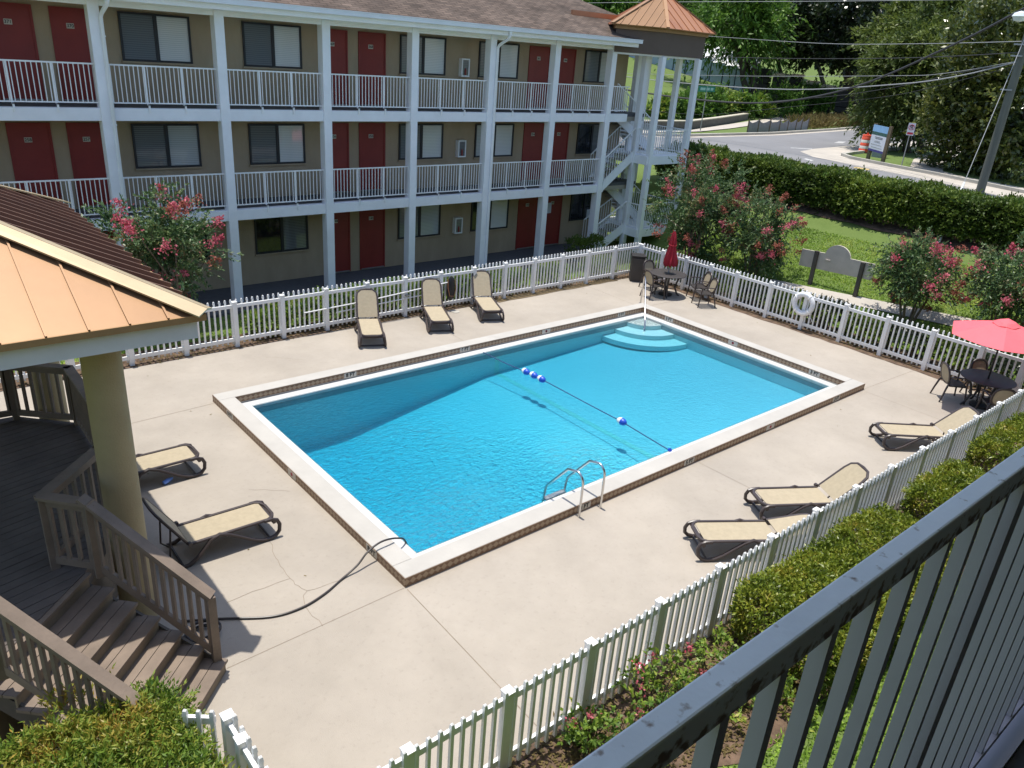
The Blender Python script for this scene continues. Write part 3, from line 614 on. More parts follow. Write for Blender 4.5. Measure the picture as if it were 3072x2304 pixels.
# ------------------------------------------------------------------ motel opposite
YF, YW = 14.15, 15.65
F1, F2, F3 = -.36, 2.32, 5.0
mo = thing('motel_building', 'three storey tan motel block with red doors, white columns and white railings', 'building', (8, YW, F1))
wl = MB(); wl.box(-9, YW, F1 - .3, 20.6, YW + 9, 7.6); wl.build('wall', 'stucco', mo)
XC = [-5.5, -2.55, .41, 3.34, 6.34, 9.32, 12.36, 15.27, 18.16]
for x in XC: MB().box(x - .125, YF - .02, F1 - .1, x + .125, YF + .28, 7.40).build('column', 'column_white', mo, bevel=.008)
for z in (F2, F3):
    mb = MB(); mb.box(-9, YF + .03, z - .30, 18.4 if z < 4 else 19.3, YF + .25, z - .005); mb.build('slab_beam', 'column_white', mo, bevel=.006)
    mb = MB(); mb.box(-9, YF + .251, z - .12, 20.55, YW - .001, z); mb.build('walkway_floor', 'corridor', mo)
    mb = MB(); mb.box(-9, YF + .252, z - .28, 20.5, YW - .002, z - .121); mb.build('walkway_ceiling', 'ceiling', mo)
MB().box(-9, 13.35, F1 - .3, 18.3, YW - .001, F1).build('ground_walkway', 'corridor', mo)
mb = MB(); mb.box(-9, YF + .02, 7.26, 18.4, YF + .2, 7.42); mb.build('header_beam', 'white_paint', mo)
mb = MB(); mb.box(-9, 13.66, 7.42, 18.85, YW - .003, 7.45); mb.build('soffit', 'white_paint', mo)
mb = MB(); mb.box(-9, 13.64, 7.40, 18.85, 13.66, 7.60); mb.build('fascia', 'white_paint', mo)
gu = MB(); gu.box(-9, 13.50, 7.535, 18.9, 13.638, 7.55); gu.box(-9, 13.50, 7.55, 18.9, 13.515, 7.665); gu.box(-9, 13.49, 7.645, 18.9, 13.50, 7.668); gu.box(18.885, 13.515, 7.55, 18.9, 13.638, 7.655); gu.build('gutter', 'gutter', mo)
sl_ = .40; ez = 7.61; zz = lambda y: ez + (y - 13.56) * sl_
plan = [(-9, 13.56), (18.87, 13.56), (20.6, 15.2), (15.4, 20.6), (-9, 20.6)]
mb = MB(); mb.slab([(x, y, zz(y)) for x, y in plan], .06); mb.slab([(20.6, 15.2, zz(15.2)), (20.6, 24.5, zz(15.2)), (15.4, 20.6, zz(20.6))], .06); mb.slab([(-9, 20.6, zz(20.6)), (15.4, 20.6, zz(20.6)), (20.6, 25, zz(15.2)), (-9, 25, zz(15.2))], .06)
mb.build('roof', 'shingles', mo)
MB().box(16.95, 15.35, 8.28, 20.3, 15.45, 8.50).build('copper_flashing', 'copper_red', mo)
mb = MB(); mb.slab([(17.0, 15.34, 8.36), (20.3, 15.34, 8.36), (18.95, 13.75, 7.72), (17.6, 13.9, 7.78)], .02); mb.build('patched_shingles', 'copper_shaded', mo) if False else None
for xc, xd in ((.41, .60), (12.36, 12.56)):
    dn = MB(); dn.tube([(xd, 13.56, 7.56), (xd, 13.56, 7.42), (xd, 13.66, 7.30), (xd - .04, 14.02, 7.12), (xd - .06, 14.09, 7.02), (xd - .06, 14.09, F1 + .1)], .048, 8); 
    for z in (6.6, 4.6, 2.0): dn.box(xd - .12, 14.08, z, xd, 14.13, z + .03)
    dn.build('downspout', 'column_white', mo, True)
# doors
def door(xa, xb, z0, num):
    d = MB(); d.box(xa + .05, YW - .012, z0 + .03, xb - .05, YW + .02, z0 + 2.10); d = d.build('door', 'red_door', mo)
    f = MB(); f.box(xa, YW - .035, z0, xa + .05, YW + .02, z0 + 2.15); f.box(xb - .05, YW - .035, z0, xb, YW + .02, z0 + 2.15); f.box(xa + .05, YW - .035, z0 + 2.10, xb - .05, YW + .02, z0 + 2.15); f.build('frame', 'red_door', d)
    MB().box(xa + .05, YW - .05, z0, xb - .05, YW + .01, z0 + .028).build('threshold', 'galv', d)
    kx_ = xb - .14; kk = MB(); kk.lathe([(.018, 0), (.018, .03), (.032, .035), (.034, .06), (.01, .075)], (0, 0, 0), 12); o = kk.build('knob', 'brass', d); o.location = Vector((kx_, YW - .012, z0 + .98)) - Vector(mo.location); o.rotation_euler = (R(90), 0, 0)
    kk = MB(); kk.lathe([(.026, 0), (.026, .018)], (0, 0, 0), 12); o = kk.build('deadbolt', 'brass', d); o.location = Vector((kx_, YW - .012, z0 + 1.14)) - Vector(mo.location); o.rotation_euler = (R(90), 0, 0)
    xm = (xa + xb) / 2 - .05; o = MB().box(xm - .085, YW - .018, z0 + 1.68, xm + .085, YW - .0125, z0 + 1.80).build('number_plate', 'plate', d)
    lettering(num, .105, (xm, YW - .0205, z0 + 1.74), (R(90), 0, 0), o, 'ink', bold=.002)
    return d
DX = [(-1.54, -.58), (-.22, .74), (6.87, 7.83), (8.2, 9.18), (15.24, 16.28), (16.64, 17.6)]
nums = {3: ['371', '370', '369', '368', '367', '366'], 2: ['258', '257', '256', '255', '254', '253'], 1: ['146', '145', '144', '143', '142', '141']}
for fl_, z0 in ((3, F3 + .03), (2, F2 + .03), (1, F1 + .03)):
    for (a, b), nn in zip(DX, nums[fl_]):
        d = door(a, b, z0, nn)
        if fl_ == 1 and nn == '141': MB().box(16.72, YW - .02, 1.0, 17.02, YW - .0125, 1.42).build('notice', 'board_white', d)
# windows
def window(xa, xb, z0, z1, lm, rmx, pos=.5):
    w_ = MB(); t = .05; y0 = YW - .055; y1 = YW + .01; xm = xa + (xb - xa) * pos
    w_.box(xa, y0, z0, xa + t, y1, z1); w_.box(xb - t, y0, z0, xb, y1, z1); w_.box(xa + t, y0, z0, xb - t, y1, z0 + t); w_.box(xa + t, y0, z1 - t, xb - t, y1, z1); w_.box(xm - .045, y0 + .004, z0 + t, xm + .045, y1, z1 - t)
    w_ = w_.build('window', 'dark_frame', mo)
    MB().box(xa + t, YW - .022, z0 + t, xm - .045, YW - .004, z1 - t).build('pane', lm, w_); MB().box(xm + .045, YW - .016, z0 + t, xb - t, YW - .004, z1 - t).build('pane', rmx, w_)
    MB().box(xa - .03, YW - .07, z0 - .045, xb + .03, YW + .01, z0 - .001).build('sill', 'stucco', w_)
WX = [(1.33, 3.10), (4.54, 6.30), (9.71, 11.50), (12.92, 14.72), (18.1, 19.75)]
st = {3: [('pane_screen', 'pane_blind')] * 2 + [('pane_screen', 'pane_blind'), ('pane_blind_dim', 'pane_blind'), ('pane_screen', 'pane_blind_grey')],
      2: [('pane_blind_dim', 'pane_blind_grey'), ('pane_blind_dim', 'pane_blind'), ('pane_screen', 'pane_blind'), ('pane_blind_grey', 'pane_blind'), ('pane_dark', 'pane_blind_dim')],
      1: [('pane_dark', 'pane_dark'), ('pane_dark', 'pane_blind_dim'), ('pane_screen', 'pane_blind_grey'), ('pane_dark', 'pane_blind'), ('pane_dark', 'pane_dark')]}
for fl_, z0 in ((3, 6.03), (2, 3.31), (1, .59)):
    for (a, b), (lm, rmx) in zip(WX, st[fl_]): window(a, b, z0, z0 + 1.165, lm, rmx)
o = MB().box(19.1, YW - .03, .62, 19.62, YW - .024, 1.0); o.build('paper_notice', 'board_white', mo)
# railings, one part per bay
RC = {}
def rail_bay(xa, xb, z0, posts=2):
    mb = MB(); y = YF + .13; w_ = xb - xa; n_ = max(3, int(w_ / .107))
    mb.box(xa, y - .02, z0 + .97, xb, y + .02, z0 + 1.005); mb.box(xa, y - .014, z0 + .10, xb, y + .014, z0 + .13)
    for i in range(1, n_): x = xa + w_ * i / n_; mb.box(x - .0095, y - .0095, z0 + .13, x + .0095, y + .0095, z0 + .97)
    for i in range(posts): x = xa + w_ * (i + 1) / (posts + 1); mb.box(x - .02, y - .135, z0 - .1, x + .02, y - .095, z0 + .10); mb.box(x - .02, y - .135, z0 + .07, x + .02, y - .015, z0 + .10); mb.box(x - .02, y - .02, z0 + .10, x + .02, y + .02, z0 + .97)
    return mb
for z0 in (F2, F3):
    for a, b in zip(XC[:-1], XC[1:]): rail_bay(a + .126, b - .126, z0).build('walkway_railing', 'white_paint', mo)
rail_bay(18.29, 19.35, F3, 0).build('walkway_railing', 'white_paint', mo)
# extinguisher cabinets hang on the wall
for z0, lb in ((6.03, 'white framed fire extinguisher cabinet on the top floor wall'), (3.35, 'white framed fire extinguisher cabinet on the middle floor wall'), (.60, 'white framed fire extinguisher cabinet on the ground floor wall')):
    c = thing('extinguisher_cabinet', lb, 'cabinet', (12.27, YW, z0), 'fire extinguisher cabinets on the motel wall')
    f = MB(); xa, xb, za, zb = 12.09, 12.43, z0, z0 + .58; t = .045; y0 = YW - .17
    f.box(xa, y0, za, xa + t, YW, zb); f.box(xb - t, y0, za, xb, YW, zb); f.box(xa + t, y0, za, xb - t, YW, za + t); f.box(xa + t, y0, zb - t, xb - t, YW, zb); f.build('case', 'white_paint', c)
    MB().box(xa + t, y0 + .02, za + t, xb - t, y0 + .026, zb - t).build('glass_door', 'pane_screen', c)
    e = MB(); e.lathe([(.035, 0), (.035, .16), (.02, .2), (.015, .22)], (12.26, y0 + .012, za + .06), 12); e.build('extinguisher', 'red_door', c, True)
# ------------------------------------------------------------------ stair tower
tw = thing('stair_tower', 'white open stair tower with copper pyramid roof and dark brown band', 'stair tower', (21.4, 14.9, F1))
poly = [(18.05, 14.1), (20.0, 13.4), (22.6, 13.5), (24.8, 15.5), (22.9, 16.7), (20.2, 16.6)]; ctr = Vector((21.35, 15.0, 0))
def grow(pl, d): return [tuple((Vector((x, y, 0)) + (Vector((x, y, 0)) - ctr).normalized() * d)[:2]) for x, y in pl]
MB().prism(poly, 7.2, 7.99).build('drum', 'brown_drum', tw)
MB().prism(grow(poly, -.08), 7.14, 7.199).build('drum_soffit', 'white_paint', tw)
MB().prism(grow(poly, .10), 7.991, 8.13).build('eave_trim', 'tan_trim', tw)
ro = MB(); e_ = [(x, y, 8.14) for x, y in grow(poly, .38)]; ap = Vector((21.4, 14.95, 9.52)); rf = None
for i in range(6):
    a, b = Vector(e_[i]), Vector(e_[(i + 1) % 6]); fm = MB(); fm.slab([a, b, ap], .04); fm = fm
    for k in range(1, 7):
        t = k / 7; p = a.lerp(b, t); q = p.lerp(ap, 1 - 1e-3); mid = (a + b) / 2; up_ = (ap - mid)
        tmax = min(t, 1 - t) * 2; q = p + up_ * tmax * .97
        if (q - p).length > .1: fm.beam(p + Vector((0, 0, .012)), q + Vector((0, 0, .012)), .022, .03)
    o = fm.build('roof_face', 'copper' if i == 0 else 'copper_red', tw)
    hp = MB(); hp.beam(a + Vector((0, 0, .02)), ap + Vector((0, 0, .02)), .13, .035); hp.beam(a + Vector((0, 0, -.02)), a.lerp(b, .02) + Vector((0, 0, -.02)), .1, .03); hp.build('hip_cap', 'copper', tw)
COLS = [(20.0, 14.2), (20.12, 13.48), (22.36, 13.5), (23.3, 15.2), (21.3, 15.35), (20.75, 15.25), (22.6, 16.3)]
for i, (x, y) in enumerate(COLS): MB().box(x - .105, y - .105, F1 - .05, x + .105, y + .105, 7.15).build('column', 'column_white', tw, bevel=.006)
for z in (.52, 3.46):
    mb = MB(); mb.box(19.95, 13.45, z - .33, 22.45, 13.58, z); mb.box(19.95, 13.581, z - .33, 20.08, 15.9, z); mb.box(22.32, 13.581, z - .33, 22.45, 15.9, z); mb.box(20.081, 13.581, z - .12, 22.319, 15.9, z - .01); mb.build('landing', 'column_white', tw)
    r_ = MB(); 
    def rl(p, q, n_, hb=.10, ht=1.0, mb=None):
        p = Vector(p); q = Vector(q); mb.beam(p + Vector((0, 0, ht)), q + Vector((0, 0, ht)), .04, .035); mb.beam(p + Vector((0, 0, hb)), q + Vector((0, 0, hb)), .028, .03)
        for i in range(n_ + 1): c = p.lerp(q, i / n_); mb.beam(c + Vector((0, 0, hb)), c + Vector((0, 0, ht)), .019, .019, (1, 0, 0))
    rl((20.0, 14.1, z), (20.0, 13.58, z), 5, mb=r_); rl((20.23, 13.5, z), (22.25, 13.5, z), 18, mb=r_); rl((22.38, 13.6, z), (22.38, 15.8, z), 19, mb=r_); rl((20.1, 15.85, z), (22.3, 15.85, z), 19, mb=r_); r_.build('landing_railing', 'white_paint', tw)
def flight(xa, za, xb, zb, ya, yb, n_):
    s = MB()
    for y in (ya, yb):
        s.slab([(xa, y, za + .12), (xb, y, zb + .12), (xb, y, zb - .26), (xa, y, za - .26)], .05 if y == yb else -.05)
    s.build('stringer', 'column_white', tw)
    t_ = MB()
    for i in range(n_): f = (i + .5) / n_; x = xa + (xb - xa) * f; z = za + (zb - za) * (i + 1) / n_; wd = abs(xb - xa) / n_ * .5 + .02; t_.box(x - wd, ya + .06, z - .05, x + wd, yb - .06, z - .008)
    t_.build('treads', 'ceiling', tw)
    for y in (ya, yb):
        r_ = MB(); rl((xa, y, za + .06), (xb, y, zb + .06), max(4, int(abs(xb - xa) / .13)), mb=r_); r_.build('stair_railing', 'white_paint', tw)
flight(18.35, F1 + .05, 19.9, .50, 14.17, 15.0, 5); flight(18.35, F2, 19.9, 3.42, 14.17, 15.0, 6)
flight(19.3, F2 + .0, 21.9, .55, 15.05, 15.85, 9); flight(19.5, F3, 22.1, 3.5, 15.05, 15.85, 9)
# ------------------------------------------------------------------ gazebo
gz = thing('gazebo', 'raised brown wooden gazebo with copper roof and thick round tan columns', 'gazebo', (-5.4, 3.4, 0))
C0, C1, ec = (-8.6, .74), (-2.15, 7.19), 4.14; apx = Vector((-5.375, 3.965, 5.66)); cs = [Vector((C0[0], C0[1], ec)), Vector((C1[0], C0[1], ec)), Vector((C1[0], C1[1], ec)), Vector((C0[0], C1[1], ec))]
for i in range(4):
    a, b = cs[i], cs[(i + 1) % 4]; fm = MB(); fm.slab([a, b, apx], .05); up_ = apx - (a + b) / 2; nl = (b - a).cross(up_).normalized(); n_ = 17
    for k in range(1, n_):
        t = k / n_; p = a.lerp(b, t); q = p + up_ * min(t, 1 - t) * 2 * .975; fm.beam(p + nl * (.012 if i != 1 else .02), q + nl * (.012 if i != 1 else .02), .02 if i != 1 else .035, .03 if i != 1 else .06)
    fm.build('roof_face', 'copper' if i != 1 else 'copper_shaded', gz)
    d_ = (apx - a); hp = MB(); s_ = d_.cross(Vector((0, 0, 1))).normalized(); u_ = s_.cross(d_).normalized()
    hp.slab([a + s_ * .03 + u_ * .045, a + s_ * .15 + u_ * .01, apx + s_ * .15 + u_ * .01, apx + s_ * .0 + u_ * .045][::-1], .02); hp.slab([a - s_ * .15 + u_ * .01, a + s_ * .03 + u_ * .045, apx + u_ * .045, apx - s_ * .15 + u_ * .01][::-1], .02); hp.build('hip_cap', 'hip_cap', gz)
mb = MB()
for (a, b) in ((0, 1), (1, 2), (2, 3), (3, 0)): mb.beam(cs[a] + Vector((0, 0, -.03)), cs[b] + Vector((0, 0, -.03)), .03, .07)
mb.build('drip_edge', 'tan_trim', gz)
mb = MB(); i_ = .07
mb.box(C0[0] + i_, C0[1] + i_, 3.86, C1[0] - i_, C0[1] + i_ + .04, 4.08); mb.box(C0[0] + i_, C1[1] - i_ - .04, 3.86, C1[0] - i_, C1[1] - i_, 4.08); mb.box(C0[0] + i_, C0[1] + i_ + .04, 3.86, C0[0] + i_ + .04, C1[1] - i_ - .04, 4.08); mb.box(C1[0] - i_ - .04, C0[1] + i_ + .04, 3.86, C1[0] - i_, C1[1] - i_ - .04, 4.08); mb.build('fascia', 'grey_fascia', gz)
MB().box(C0[0] + .15, C0[1] + .15, 3.90, C1[0] - .15, C1[1] - .15, 3.94).build('soffit', 'ceiling', gz)
for (x, y) in ((-3.09, 1.40), (-3.05, 5.55), (-7.6, 1.4), (-7.6, 5.55)):
    c = MB(); c.lathe([(.205, 0), (.205, 3.78), (.24, 3.78), (.24, 3.895)], (x, y, 0), 28); c.build('column', 'tan_column', gz, True)
DZ = 1.20
U = Vector((-.7, .714, 0)); Wd = Vector((-.714, -.7, 0)); O = Vector((-2.57, -.11, 0))
a_ = O + U * (.255 * 6 + .04); deck = [(-2.80, 2.55), (-2.80, 4.95), (-3.55, 5.7), (-7.4, 5.9), (-8.0, 3.4), (-7.4, .4), tuple((a_ + Wd * 1.62)[:2]), tuple(a_[:2])]
dm = MB()
ang = R(14); dvx = Vector((math.cos(ang), math.sin(ang), 0)); dvy = Vector((-math.sin(ang), math.cos(ang), 0))
# boards clipped to the deck outline
def clip(pl, nrm, d):
    o = []
    for i in range(len(pl)):
        a, b = pl[i], pl[(i + 1) % len(pl)]; da, db = a.dot(nrm) - d, b.dot(nrm) - d
        if da >= 0: o.append(a)
        if da * db < 0: o.append(a + (b - a) * (da / (da - db)))
    return o
dp = [Vector((x, y, 0)) for x, y in deck]; lo = min(v.dot(dvy) for v in dp); hi = max(v.dot(dvy) for v in dp); y_ = lo
while y_ < hi:
    q = clip(clip(dp, dvy, y_ + .004), -dvy, -(y_ + .136))
    if len(q) > 2: dm.prism([(v.x, v.y) for v in q], DZ - .03, DZ + rnd.uniform(0, .003))
    y_ += .14
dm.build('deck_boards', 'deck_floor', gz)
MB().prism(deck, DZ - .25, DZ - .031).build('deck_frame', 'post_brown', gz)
mb = MB(); mb.prism([tuple((Vector((x, y, 0)) * .97 + Vector((-5.4, 3.4, 0)) * .03)[:2]) for x, y in deck], .0, DZ - .251); mb.build('skirting', 'riser', gz)
for i in range(1, 8):
    z = .17 * i; a = O + U * (.255 * (i - 1)); t_ = MB()
    for (s0, s1) in ((-.02, .118), (.126, .27)):
        if i == 7 and s0 > 0: continue
        p0 = a + U * s0 - Wd * .03; p1 = a + U * s0 + Wd * 1.62; p2 = a + U * s1 + Wd * 1.62; p3 = a + U * s1 - Wd * .03
        t_.prism([(p.x, p.y) for p in (p0, p3, p2, p1)][::-1], z - .036, z + (.002 if i == 7 else 0))
    t_.build('tread', 'deck_wood', gz)
    p0 = a + U * .012; p1 = p0 + Wd * 1.6; r_ = MB(); r_.beam(p0 + Vector((0, 0, z - .104)), p1 + Vector((0, 0, z - .104)), .02, .132); r_.build('riser', 'riser', gz)
for s in (.0, 1.58):
    p = O + Wd * s + U * .02; q = p + U * 1.75; m_ = MB(); m_.slab([p + Vector((0, 0, .0)), p + Vector((0, 0, .13)), q + Vector((0, 0, 1.17)), q + Vector((0, 0, .95)), p + U * .3], .035); m_.build('stringer', 'post_brown', gz)
def wrail(p, q, bal, cap=.14, capz=.0, hb=.12, ht=.93, name='railing', ext=0.):
    p = Vector(p); q = Vector(q); d = (q - p); r_ = MB(); up3 = Vector((0, 0, 1))
    r_.beam(p + up3 * (ht + .02) - d.normalized() * .03, q + up3 * (ht + .02) + d.normalized() * (.03 + ext), cap, .036); r_.beam(p + up3 * (ht - .05), q + up3 * (ht - .05), .04, .085); r_.beam(p + up3 * hb, q + up3 * hb, .045, .09)
    for i in range(bal): f = (i + .5) / bal; c = p + d * f; r_.beam(c + up3 * (hb - .0), c + up3 * (ht - .0), .038, .038, (U.x, U.y, 0))
    return r_.build(name, 'deck_wood', gz)
E1 = O + U * .10 + Vector((0, 0, .17)); E2 = O + U * 1.38 + Vector((0, 0, 1.21)); P5 = Vector((-3.90, 1.30, DZ)); P4 = Vector((-3.12, 2.12, DZ)); P3_ = Vector((-2.86, 2.62, DZ)); P2 = Vector((-2.84, 4.93, DZ)); P1 = Vector((-3.55, 5.58, DZ)); P0 = Vector((-5.4, 5.75, DZ))
wrail(E1, E2, 13, name='stair_railing', ext=.07); wrail(E1 + Wd * 1.56, E2 + Wd * 1.56, 13, name='stair_railing', ext=.05)
wrail(P5, P4, 7); wrail(P4, P3_, 4); wrail(P3_, P2, 16); wrail(P2, P1, 7); wrail(P1, P0, 13); wrail(E2, P5, 4); wrail(E2 + Wd * 1.56, E2 + Wd * 1.56 + U * .5, 4)
for b_, h_ in ((E1 - Vector((0, 0, 0)), .92), (E1 + Wd * 1.56, .92), (E2, .93), (E2 + Wd * 1.56, .93), (P5, .93), (P4, .93), (P2, .93), (P1, .93)):
    MB().box(b_.x - .045, b_.y - .045, b_.z - .02, b_.x + .045, b_.y + .045, b_.z + h_).build('post', 'deck_wood', gz).rotation_euler = (0, 0, 0)
# ------------------------------------------------------------------ the wing the photograph is taken from
ow = thing('motel_wing', 'near motel wing with a dark walkway floor behind the white handrail', 'building', (0, -8, 0))
MB().box(-14, -8.9, 5.07, 22, -7.15, 5.25).build('walkway_floor', 'own_floor', ow)
MB().box(-14, -7.149, 5.0, 22, -6.99, 5.262).build('slab_edge', 'rail_bar', ow)
MB().box(-14, -9.4, -.2, 22, -8.901, 8.0).build('wall', 'own_wall', ow)
MB().box(-14, -8.9, 7.92, 22, -6.56, 8.0).build('roof_overhang', 'white_paint', ow)
br_ = thing('balcony_railing', 'white handrail with rust spots and square balusters in the near foreground', 'railing', (-3.5, -7.09, 5.26))
MB().box(-6.4, -7.109, 6.418, 6, -7.080, 6.462).build('top_rail', 'rail_white', br_, bevel=.003)
MB().box(-6.4, -7.110, 5.318, 6, -7.085, 5.345).build('bottom_rail', 'rail_bar', br_)
bm0 = None
for i in range(92):
    x = -5.365 + .1065 * i
    if bm0 is None: bm0 = MB().box(x - .008, -7.106, 5.3455, x + .008, -7.086, 6.4175).build('baluster', 'rail_bar', br_)
    else: c = bm0.copy(); col.objects.link(c); c.parent = br_; c.location = (.1065 * i, 0, 0)
for x in (-3.48, -1.4, .9): MB().box(x - .019, -7.112, 5.262, x + .019, -7.083, 6.4175).build('rail_post', 'rail_bar', br_)
# ------------------------------------------------------------------ loungers
def arc(c, r, a0, a1, n): return [(c[0] + r * math.cos(a), c[1] + r * math.sin(a)) for a in np.linspace(a0, a1, n)]
def make_lounger(rec=44):
    t = thing('lounger', 'x', 'lounger')
    hw = .27; zs = .33; xh = 1.24
    s = MB(); s.box(.05, -hw + .02, zs - .012, xh, hw - .02, zs); s.build('seat_sling', 'sling', t)
    f = MB(); f.tube([(xh, -hw, zs), (.10, -hw, zs), (.02, -hw + .05, zs - .005), (-.02, -hw + .14, zs - .01), (-.02, hw - .14, zs - .01), (.02, hw - .05, zs - .005), (.10, hw, zs), (xh, hw, zs)], .027, 8, .8); f.build('seat_frame', 'resin', t, True)
    a = R(rec); ux, uz = math.cos(a), math.sin(a); B = lambda l, y: (xh + .02 + ux * l, y, zs + .02 + uz * l)
    s = MB(); s.slab([B(.02, -hw + .02), B(.02, hw - .02), B(.66, hw - .03), B(.74, hw - .12), B(.74, -hw + .12), B(.66, -hw + .03)], .012); s.build('back_sling', 'sling', t)
    f = MB(); f.tube([B(0, -hw), B(.55, -hw + .005), B(.68, -hw + .03), B(.755, -hw + .12), B(.77, 0), B(.755, hw - .12), B(.68, hw - .03), B(.55, hw - .005), B(0, hw)], .027, 8, .8); f.build('back_frame', 'resin', t, True)
    prof = [(.16, .325), (.05, .322), (-.03, .29), (-.065, .21), (-.05, .11), (.01, .05), (.10, .026), (.22, .04), (.36, .10), (.52, .20), (.68, .295), (.82, .345), (.95, .30), (1.06, .19), (1.17, .09), (1.28, .03), (1.40, .022)]
    for sg in (-1, 1):
        MB().tube([(x, sg * (hw + .012 + .045 * max(0, 1 - z / .32)), z) for x, z in prof], [.03] * len(prof), 8).build('leg', 'resin', t, True)
        k = MB(); k.lathe([(.032, -.03), (.036, 0), (.032, .03)], (0, 0, 0), 10); k = k.build('hinge_knob', 'resin', t, True); k.location = (xh, sg * (hw + .03), zs + .02); k.rotation_euler = (R(90), 0, 0)
    for x_, z_, r_ in ((.10, .03, .018), (1.36, .03, .018), (.02, zs - .05, .034), (.7, .29, .015)): MB().tube([(x_, -hw - .04, z_), (x_, hw + .04, z_)], r_, 6).build('cross_bar', 'resin', t)
    for sg in (-1, 1): MB().tube([(xh + .3 * ux / .74, sg * (hw - .03), zs + .3 * uz / .74), (1.50, sg * (hw - .05), .16), (1.38, sg * (hw - .05), .04)], .014, 6).build('back_prop', 'resin', t)
    return t
lg1 = make_lounger(58); lg2 = make_lounger(42); lg3 = make_lounger(10)
lspots = [(lg1, 4.33, 8.22, 65, 'tan mesh lounger by the far fence, nearest the gazebo'), (lg1, 6.43, 8.28, 66, 'middle lounger of the three along the far fence'), (lg1, 8.20, 8.33, 65, 'lounger of the far fence row nearest the red umbrella table'),
  (lg2, 10.60, -1.64, -38, 'lounger by the near fence closest to the shaded table'), (lg2, 5.95, -1.74, -30.5, 'middle lounger by the near fence with its raised back showing above the pickets'), (lg3, 4.20, -1.78, -33, 'lounger by the near fence opposite the pool ladder, its back hidden by a shrub'),
  (lg1, -1.2, 4.78, 180, 'lounger half hidden behind the round tan gazebo column'), (lg1, -.94, 2.40, 179, 'lounger beside the wooden steps, partly in the gazebo shadow')]
used = set()
for src, x, y, a, lb in lspots:
    o = src if id(src) not in used else copy_tree(src); used.add(id(src))
    o.location = (x, y, 0); o.rotation_euler = (0, 0, R(a)); o['label'] = lb; o['group'] = 'brown resin sun loungers around the pool'; o['category'] = 'lounger'
# ------------------------------------------------------------------ tables, chairs, umbrellas
def make_table():
    t = thing('patio_table', 'x', 'table')
    MB().lathe([(.0, .70), (.56, .70), (.59, .707), (.59, .722), (.575, .728), (.04, .728), (.0, .728)], (0, 0, 0), 40).build('tabletop', 'table_resin', t, True)
    for i in range(4):
        a = math.pi / 4 + i * math.pi / 2; c, s = math.cos(a), math.sin(a)
        MB().tube([(.42 * c, .42 * s, .70), (.33 * c, .33 * s, .5), (.27 * c, .27 * s, .28), (.36 * c, .36 * s, .08), (.44 * c, .44 * s, .0)], [.028, .03, .03, .028, .024], 8).build('leg', 'table_resin', t, True)
    b = MB(); b.lathe([(.22, 0), (.22, .05), (.05, .09), (.035, .30), (.035, .31)], (0, 0, 0), 20); b.build('umbrella_base', 'black', t)
    m_ = MB(); m_.tube([(.3 * math.cos(a), .3 * math.sin(a), .3) for a in np.linspace(0, 2 * math.pi, 17)[:-1]], .014, 6, closed=True); m_.build('stretcher_ring', 'table_resin', t)
    return t
tb1 = make_table(); tb1.location = (15.0, 7.75, 0); tag(tb1, 'round dark table with the closed red umbrella, near the far fence corner', 'table', 'round dark patio tables')
tb2 = copy_tree(tb1); tb2.location = (14.78, -2.08, 0); tb2['label'] = 'round dark table in the shade of the open coral umbrella'
def make_chair():
    t = thing('patio_chair', 'x', 'chair')
    s = MB()
    for i in range(8): x = -.19 + i * .05; s.box(x, -.22, .415, x + .038, .22, .43)
    s.box(-.2, -.235, .40, .225, -.22, .432); s.box(-.2, .22, .40, .225, .235, .432); s.box(.2, -.22, .395, .225, .22, .43); s.build('seat', 'table_resin', t)
    bk = []; n_ = 20; ar = R(14)
    for i in range(n_):
        a = 2 * math.pi * i / n_; yy = .225 * math.copysign(abs(math.cos(a)) ** .75, math.cos(a)); h = .66 + .225 * math.copysign(abs(math.sin(a)) ** .8, math.sin(a)); bk.append((-.20 - (h - .43) * math.tan(ar), yy, h))
    MB().tube(bk, .03, 8, .8, closed=True).build('back_frame', 'resin', t, True)
    sl = MB(); ct = Vector((-.20 - .23 * math.tan(ar), 0, .66)); sl.slab([tuple(ct + (Vector(p) - ct) * .9) for p in bk], .01); sl.build('back_sling', 'sling', t)
    for sg in (-1, 1):
        MB().tube([(-.20, sg * .2, .47), (-.235, sg * .225, .40), (-.29, sg * .25, .18), (-.33, sg * .26, 0)], [.022, .024, .021, .018], 8).build('leg', 'resin', t, True)
        MB().tube([(.19, sg * .25, .63), (.20, sg * .24, .42), (.23, sg * .255, .2), (.25, sg * .26, 0)], [.02, .023, .021, .018], 8).build('leg', 'resin', t, True)
        MB().tube([(-.245, sg * .215, .62), (-.1, sg * .255, .645), (.08, sg * .265, .65), (.2, sg * .255, .635), (.21, sg * .25, .6)], .023, 8, .7).build('armrest', 'resin', t, True)
    return t
ch = make_chair(); first = True
for x, y, dx, dy, lb in ((15.12, 8.45, -.15, -1, 'patio chair behind the far round table, back against the fence'), (14.38, 7.74, .95, -.25, 'patio chair pulled up to the far table on its pool side'), (15.62, 6.95, -.85, .5, 'patio chair beside the right fence, farther of the close pair'), (15.17, 6.38, -.85, .5, 'patio chair of the close pair nearer the pool, casting a striped shadow'),
  (14.55, -1.47, .7, -.7, 'patio chair at the shaded table, nearest the pool'), (15.33, -1.86, -.5, -.87, 'patio chair at the shaded table, backed against the right fence'), (14.16, -2.55, .75, .6, 'patio chair at the shaded table, nearest the picket fence and shrubs')):
    o = ch if first else copy_tree(ch); first = False
    o.location = (x, y, 0); o.rotation_euler = (0, 0, math.atan2(dy, dx)); o['label'] = lb; o['group'] = 'brown resin patio chairs'; o['category'] = 'chair'
